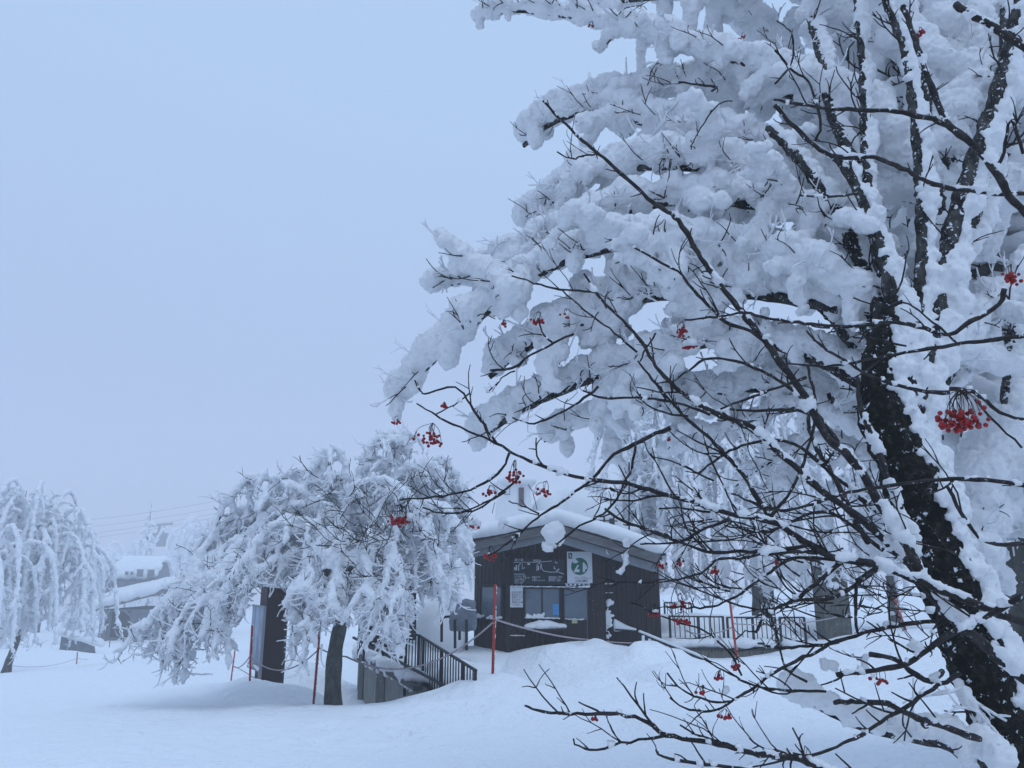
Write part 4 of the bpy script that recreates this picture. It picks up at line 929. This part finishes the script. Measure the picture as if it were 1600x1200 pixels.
# covered object on legs
cv = thing('covered_stand', P(724,1005,17.5), 'grey tarpaulin-covered stand on metal legs left of the hut', 'stand')
m = MB(); c = P(724,957,17.5); bw = .31
for k in range(12): pass
pr = [(-1.0,-.62),(-.98,-.3),(-.92,.0),(-1.02,.08),(-1.0,.2),(-.75,.36),(.2,.42),(.85,.38),(.95,.22),(1.02,-.1),(1.0,-.3),(1.04,-.62)]
v = []
for yy, s in ((-.25,1),(-.29,.9),(.29,.9),(.25,1)):
    v.append([(c[0]+a*bw*s, c[1]+yy, c[2]+b_*(.62 if b_ > 0 else .6)) for a, b_ in pr])
v = v[1:3]; n = len(pr)
m.add(v[0]+v[1], [np.array([list(range(n))]), np.array([list(range(n,2*n))[::-1]]), np.array([[i,(i+1)%n,n+(i+1)%n,n+i] for i in range(n)])])
snow(m, 'cover', .03, [(.35,.1,1),(.12,.04,1)], M_cover, cv, 3)
for px, py, d2 in ((711,1013,17.2),(729,1016,17.1),(690,1003,17.6),(718,1000,17.9)): MB().tube([P(px,py,d2), P(px,968 if px > 700 else 965,d2)], .03, 8).build('leg', M_black, cv)
m = MB(); m.tube(smoothpath([P(690,1000,17.6),P(690,972,17.6),P(693,965,17.6),P(704,963,17.5)], .05), .028, 8); m.tube([P(703,963,17.4),P(736,963,17.4)], .02, 6); m.build('tube_frame', M_black, cv)

# ---------------------------------------------------------------- tall dark signboard
sgd = 16.8
A0, A1, A2 = P(387,1072,17.4), P(407,1073,16.5), P(431,1068,16.6)
zt_, zb_ = P(420,917,16.5)[2], -1.6
def at(p, z, dx=0, dy=0): return (p[0]+dx, p[1]+dy, z)
sg = thing('signboard', ((A0[0]+A2[0])/2, 17, zb_+.5), 'tall dark board sign with a pale picture panel standing left of the weeping tree', 'sign')
m = MB(); m.hexa([at(A1,zb_),at(A2,zb_,.1),at(A2,zb_,.1,.2),at(A0,zb_,.1,.1),at(A1,zt_-.0),at(A2,zt_,.1),at(A2,zt_,.1,.2),at(A0,zt_,.1,.1)]); m.build('panel_body', mat('sign_brown', (.028,.016,.018), .7, flecks=(9,.73)), sg)
def sq(t, z, off):
    dx, dy = A0[0]-A1[0], A0[1]-A1[1]; L = math.hypot(dx,dy); nx, ny = -abs(dy)/L, -abs(dx)/L
    return (A1[0]+dx*t+nx*off, A1[1]+dy*t+ny*off, z)
def sbx(m, t0, t1, z0, z1, o0, o1): m.hexa([sq(t0,z0,o0),sq(t1,z0,o0),sq(t1,z0,o1),sq(t0,z0,o1),sq(t0,z1,o0),sq(t1,z1,o0),sq(t1,z1,o1),sq(t0,z1,o1)])
pz0, pz1 = P(407,1042,16.5)[2], P(407,950,16.5)[2]
m = MB(); sbx(m,.06,.96,pz0,pz1,.012,.03); m.build('picture', M_panel, sg)
m = MB(); sbx(m,-.02,.06,zb_,pz1+.04,.0,.05); sbx(m,.06,.98,pz0-.1,pz0-.003,.005,.05); sbx(m,.06,.98,pz1+.003,pz1+.04,.005,.05); m.build('frame', mat('sign_frame', (.22,.24,.27), .6), sg)
m = MB()
for k in range(30): q = sq(rnd.uniform(.02,.9), pz0-.02+rnd.uniform(-.03,.02), .06); m.ball(q, rnd.uniform(.02,.045), 1)
for k in range(30): m.ball((lerp(A1[0],A2[0]+.1,rnd.random()), lerp(A1[1]+.05,A2[1]+.2,rnd.random()), zt_+.03), (.08,.08,.07), 2)
snow(m, 'snow', .02, [(.1,.02,1)], M_snow, sg, 2)

# ---------------------------------------------------------------- red poles and ropes
poles = [((358,1086),(368,1010),21,'short thin red pole, leftmost of the poles by the signboard',.018),
 ((389,1099),(394,977),14.9,'red pole in front of the tall signboard',.02),
 ((489,1111),(500,979),13.4,'red pole just left of the weeping tree trunk',.021),
 ((770,1052),(774,913),13,'red pole in the snow left in front of the ticket hut',.024),
 ((1152,1033),(1140,936),17.2,'red pole in front of the deck railing',.026),
 ((1417,990),(1397,933),20,'leaning red pole at the right behind the rowan twigs',.03)]
PT = []
for (b0, b1), (t0, t1), d_, lab, r in poles:
    a = P(b0,b1,d_); a2 = P(t0,t1,d_); e = a-(a2-a)*.35
    o = thing('red_pole', a, lab, 'pole', 'red poles of the rope fence')
    MB().tube([e, a2], r, 8).build('shaft', M_red, o, True)
    for t in (.55,.6) if d_ < 17 else (.5,): MB().cyl(lerp(a,a2,t), lerp(a,a2,t+.012), r*1.5, 8).build('rope_tie', M_rope, o)
    m = MB()
    for k in range(20):
        q = lerp(a,a2,rnd.random()); m.ball(q+np.array([r*.8,-.004,0]), (r*.5,r*.5,r*rnd.uniform(.8,2)), 1)
    m.build('snow', M_snow, o, True)
    PT.append((a, a2))
for px, py, h, d_ in ((18,1055,35,45),(120,1039,20,55),(190,1027,17,66),(171,1012,13,72)):
    a = P(px,py,d_); o = thing('far_pole', a, {18:'thin far rope pole nearest the left edge',120:'thin far rope pole below the shed end',190:'thin far rope pole at the foot of the weeping crown',171:'small faint rope pole in front of the far shed'}[px], 'pole', 'distant rope poles on the left slope'); MB().tube([a-[0,0,.3], P(px+1,py-h,d_)], .036, 6).build('shaft', M_red, o, True)
def rope(a, b, sag, label, r=.012, group='ropes of the fence'):
    n = 22; p = [lerp(a,b,k/n)+np.array([0,0,-sag*4*(k/n)*(1-k/n)]) for k in range(n+1)]
    o = MB().tube(p, r, 5).build('rope', M_rope, None, True, loc=tuple(a)); tag(o, label, 'rope', group); return o
def pt(i, t): return lerp(PT[i][0], PT[i][1], t)
rope(pt(0,.6), pt(1,.62), .12, 'rope between the two left red poles by the signboard')
rope(pt(0,.6), P(410,1068,16.2), -.02, 'taut rope running down from the leftmost red pole to the signboard foot', .011)
rope(pt(1,.6), pt(2,.72), .28, 'sagging rope from the signboard pole to the pole by the weeping tree')
rope(pt(2,.75), P(541,1026,13.5), .03, 'short rope from the red pole to the weeping trunk')
rope(P(541,1026,13.5), pt(3,.58), .42, 'long rope from the weeping trunk up to the pole in front of the hut', .014)
rope(pt(3,.6), P(915,999,18.6), .05, 'rope from the pole in front of the hut to its door', .016)
rope(P(915,999,18.6), P(1045,1003,19), .05, 'rope along the foot of the hut right wall', .014)
rope(P(1070,985,19.5), pt(4,.55), .12, 'rope from the deck railing to the red pole', .013)
rope(pt(4,.6), P(1330,958,20.5), .12, 'rope rising from the deck pole to the dark pillar', .014)
rope(P(18,1040,45), P(120,1029,55), .25, 'faint rope between the far poles on the left', .014)
rope(P(120,1029,55), P(190,1016,66), .25, 'faint rope near the foot of the weeping crown', .014)

# ---------------------------------------------------------------- deck right of the hut
DY = 20.2
x0, x1 = X(1037,1020,DY), X(1262,1020,DY)
dk = thing('deck', ((x0+x1)/2, DY, Z(1040,DY)), 'raised deck clad in narrow grey-green boards right of the hut, snow on top', 'deck')
m = MB(); planked(m, (x0, DY), (x1, DY), -1.2, Z(1016,DY), w=.085); m.build('cladding', M_olive, dk)
m = MB(); m.box((x0, DY-.06, Z(1016,DY)+.002), (x1, DY+5, Z(1013,DY))); m.build('edge_beam', M_roof, dk)
m = MB()
for k in range(420):
    m.ball((rnd.uniform(x0,x1), DY+rnd.uniform(.1,4.5), Z(1006,DY)), (.3,.3,.15), 2)
for k in range(40): m.ball((rnd.gauss(X(1085,1000,DY+2),.5), DY+2+rnd.uniform(-.5,1), Z(992,DY)), (.6,.5,.4), 2)
for k in range(40): m.ball((rnd.gauss(X(1200,1000,DY+2),.8), DY+2.5+rnd.uniform(-.5,1), Z(996,DY)), (.6,.5,.35), 2)
snow(m, 'snow', .06, [(.8,.08,1)], M_snow, dk, 5)
def fence(px0, py0, px1, py1, d0, d1, h, nb, label, posts):
    a, b = P(px0,py0,d0), P(px1,py1,d1); o = thing('deck_railing', (a+b)/2-[0,0,h], label, 'railing', 'black railings around the deck')
    railing(a, b, h, nb, o, r=.012, posts=posts, rp=.026)
    m = MB()
    n = int(np.linalg.norm(b-a)/.03)
    for k in range(n): m.ball(lerp(a,b,k/n)+[0,0,.03], (.03,.035,.02), 1)
    snow(m, 'snow', .016, [(.1,.015,1)], M_snow, o, 1)
fence(1046,963,1131,964,DY+.1,DY+.1,.62,11,'black railing section next to the hut right corner', (0,.52,.98))
fence(1136,965,1212,965,DY+.1,DY+.1,.62,10,'middle railing section behind the red pole', (0,.52,.98))
fence(1218,965,1257,965,DY+.1,DY+.1,.62,5,'right end railing section of the deck', (0,.98))
fence(1038,942,1080,943,26,26,.6,10,'farther railing seen behind the deck snow', (0,1))
# stair handrail with snow
hr = thing('stair_handrail', P(1060,1015,18.6), 'sloping stair handrail with a white snow cap right of the hut', 'handrail')
a, b = P(1000,990,18.8), P(1115,1037,17.2); MB().beam(a, b, .05).build('rail', M_black, hr)
m = MB()
for k in range(70): m.ball(lerp(a,b,k/69)+[0,0,.05], (.05,.05,.035), 1)
snow(m, 'snow', .018, [(.1,.01,1)], M_snow, hr, 1)
for px, py in ((1005,993),(1015,998),(1022,1001),(1042,1010)): MB().tube([P(px,py,18.5), P(px,py+26,18.5)], .035, 6).build('post', M_rime, hr)
# dark pillars
for px0, px1, pt_, pb, d_, lab in ((1286,1328,868,1012,21,'thick dark pillar with rimed top standing beside the deck'),(1190,1211,905,965,24.5,'slim dark post behind the deck railing')):
    b = P((px0+px1)/2, pb, d_); o = thing('pillar', b, lab, 'pillar'); m = MB(); m.box((X(px0,950,d_), d_, b[2]-.5), (X(px1,950,d_), d_+.6, Z(pt_,d_))); m.build('shaft', M_grey, o)
    m = MB(); T = Tree(int(px0)); w_ = px1-px0
    for k in range(int(w_*2.6)):
        q = P(rnd.uniform(px0-2,px1+2), rnd.choice([pt_, pt_+abs(rnd.gauss(0,22))]), d_-.03); m.ball(q, rnd.uniform(.05,.12), 1)
        T.twig(q, (rnd.gauss(0,.8), -.5, rnd.gauss(-.3,.6)), rnd.uniform(.15,.5), .012, kids=3, mb=T.rime)
    snow(m, 'snow', .03, [(.1,.05,1)], M_rime, o, 1); T.rime.build('rime', M_rime, o)['kind'] = 'stuff'

# ---------------------------------------------------------------- far left: shed, arched building, gondola
d_ = 80
sh = thing('far_shed', P(170,990,d_), 'low open shed with a long sloping snow roof in the mist at the left', 'shed')
m = MB(); m.box((X(148,970,d_), d_+1, Z(1020,d_)), (X(270,970,d_), d_+11, Z(953,d_))); m.build('wall', M_shedw, sh)
m = MB(); m.hexa([P(142,957,d_),P(300,915,d_),P(320,905,d_+14),P(180,935,d_+14),P(142,950,d_),P(300,908,d_),P(320,900,d_+14),P(180,930,d_+14)]); m.build('roof', M_beam, sh)
m = MB()
for k in range(500):
    s, t = rnd.random(), rnd.random(); q = lerp(lerp(P(146,947,d_),P(300,905,d_),s), lerp(P(180,928,d_+14),P(320,898,d_+14),s), t); m.ball(q+[0,0,.1], (.8,.8,.65), 1)
snow(m, 'roof_snow', .2, [(1.5,.15,1)], M_snow, sh, 6)
m = MB(); m.box((X(167,970,d_),d_+.9,Z(997,d_)),(X(195,970,d_),d_+.97,Z(956,d_))); m.box((X(152,975,d_),d_+.9,Z(981,d_)),(X(162,975,d_),d_+.97,Z(972,d_))); m.build('opening', mat('dark_opening', (.015,.016,.022), .8), sh)
m = MB(); m.beam(P(163,1005,d_), P(163,954,d_), .35); m.beam(P(194,954,d_), P(207,964,d_), .2); m.build('post', M_beam, sh)
d_ = 64
o = thing('buried_shed', P(115,1020,d_), 'half-buried dark end wall of a low building under the far left tree', 'building')
m = MB(); m.hexa([P(84,1075,d_),P(155,1070,d_),P(155,1070,d_+4),P(84,1075,d_+4),P(96,992,d_),P(148,1010,d_),P(148,1010,d_+4),P(96,992,d_+4)]); m.build('wall', M_shedw, o)
m = MB(); m.beam(P(95,991,d_-.1), P(150,1006,d_-.1), .25, .16); m.build('roof_edge', M_beam, o)
m = MB()
for k in range(60): m.ball(lerp(P(95,988,d_+rnd.uniform(0,3)),P(150,1003,d_+rnd.uniform(0,3)),rnd.random()), (.35,.35,.25), 1)
for k in range(90): m.ball(lerp(P(90,989,d_-.2),P(158,1007,d_-.2),rnd.random())+[0,0,rnd.uniform(.0,.25)], (.38,.35,.26), 1)
snow(m, 'snow', .1, [(.8,.1,1)], M_snow, o, 2)
d_ = 115
ab = thing('arched_building', P(204,935,d_), 'long building with an arched snow roof and balcony railing in the mist', 'building')
xa, xb = X(166,900,d_), X(240,900,d_); zz0, zz1 = Z(924,d_), Z(874,d_)
m = MB(); arc = [(math.cos(a), math.sin(a)) for a in np.linspace(0, math.pi, 13)]; v = []
for x in (xa, xb): v += [(x, d_+3.2+c_*3.0, lerp(zz0,zz1,s_)) for c_, s_ in arc]
n = 13; m.add(v, [np.array([list(range(n))]), np.array([list(range(n,2*n))[::-1]]), np.array([[i,i+1,n+i+1,n+i] for i in range(n-1)]+[[n-1,0,n,2*n-1]])]); m.build('wall', M_shedw, ab)
m = MB()
for k in range(420):
    a = rnd.uniform(.1,.86)*math.pi; x = rnd.uniform(xa+.9,xb); m.ball((x, d_+3.2+math.cos(a)*3.1, lerp(zz0,zz1,math.sin(a))+.1), (.8,.7,.5), 1)
snow(m, 'roof_snow', .2, [(1.2,.2,1)], M_rime, ab, 2)
m = MB()
for px, py, r in ((219,894,5),(236,895,5.5),(198,895,2.5),(206,895,2.2)): m.box((X(px-r,py,d_-.5), d_-.55, Z(py+r*1.4,d_-.5)), (X(px+r*.9,py,d_-.5), d_-.4, Z(py-r*.9,d_-.5)))
m.build('dark_panel', M_shedw, ab)
railing(P(166,907,d_-2), P(258,908,d_-2), .9, 18, ab, r=.03, posts=(0,.33,.66,1), rp=.05, top=.05)
m = MB(); m.box((X(160,920,d_-2), d_-1.9, Z(932,d_-2)), (X(262,920,d_-2), d_+2, Z(917,d_-2))); m.build('balcony', M_shedw, ab)
# gondola and cables
d_ = 230
g = thing('gondola_cabin', P(247,852,d_), 'faint dark gondola cabin hanging from its cables in the mist', 'gondola')
m = MB(); cx = P(247,842,d_)[0]; zt, zb2 = Z(833,d_), Z(854,d_)
prof = [(-2.9,0),(-3.3,.5),(-2.7,1),(2.7,1),(3.3,.5),(2.9,0)]
v = []
for y in (d_-1.2, d_+1.2): v += [(cx+a, y, lerp(zb2,zt,b_)) for a, b_ in prof]
m.add(v, [np.array([list(range(6))]), np.array([list(range(6,12))[::-1]]), np.array([[i,(i+1)%6,6+(i+1)%6,6+i] for i in range(6)])]); m.build('cabin', M_gond, g)
m = MB(); m.box((cx-1.6,d_-1.23,lerp(zb2,zt,.45)),(cx+1.6,d_-1.21,lerp(zb2,zt,.85))); m.build('window', M_glass, g)
m = MB(); m.beam(P(247,833,d_), P(250,821,d_), .5); m.beam(P(237,822,d_), P(270,818,d_), .7, .5); m.beam(P(255,833,d_), P(258,821,d_), .25); m.build('hanger', M_gond, g)
for i, (y0, y1) in enumerate(((816,778),(827,790),(842,795),(849,800))):
    o = MB().tube(smoothpath([P(-100,y0+18,d_+i), P(250,y0-18 if i < 2 else y0-24,d_+i), P(600,y1-50,d_+40)], 3), .05, 5).build('cable', M_black, None, True, loc=tuple(P(250,y0,d_+i)))
    tag(o, ['uppermost faint cable crossing the mist at the left','second faint cable from the top in the mist','third cable, passing just above the gondola cabin','lowest cable, the one touching the gondola hanger'][i], 'cable', 'ropeway cables')

# ---------------------------------------------------------------- haze
hz = MB().box((-221,-18.6,-12), (221,321,62)).build('haze', None); tag(hz, 'pale blue mist hanging over the whole place', None, None, 'stuff')
m = bpy.data.materials.new('haze'); m.use_nodes = True; nt = m.node_tree; nt.nodes.clear()
out = nt.nodes.new('ShaderNodeOutputMaterial'); pv = nt.nodes.new('ShaderNodeVolumePrincipled'); nt.links.new(pv.outputs[0], out.inputs['Volume'])
pv.inputs['Color'].default_value = (.97,.98,1,1); pv.inputs['Density'].default_value = .0034; pv.inputs['Anisotropy'].default_value = 0
hz.data.materials.append(m)
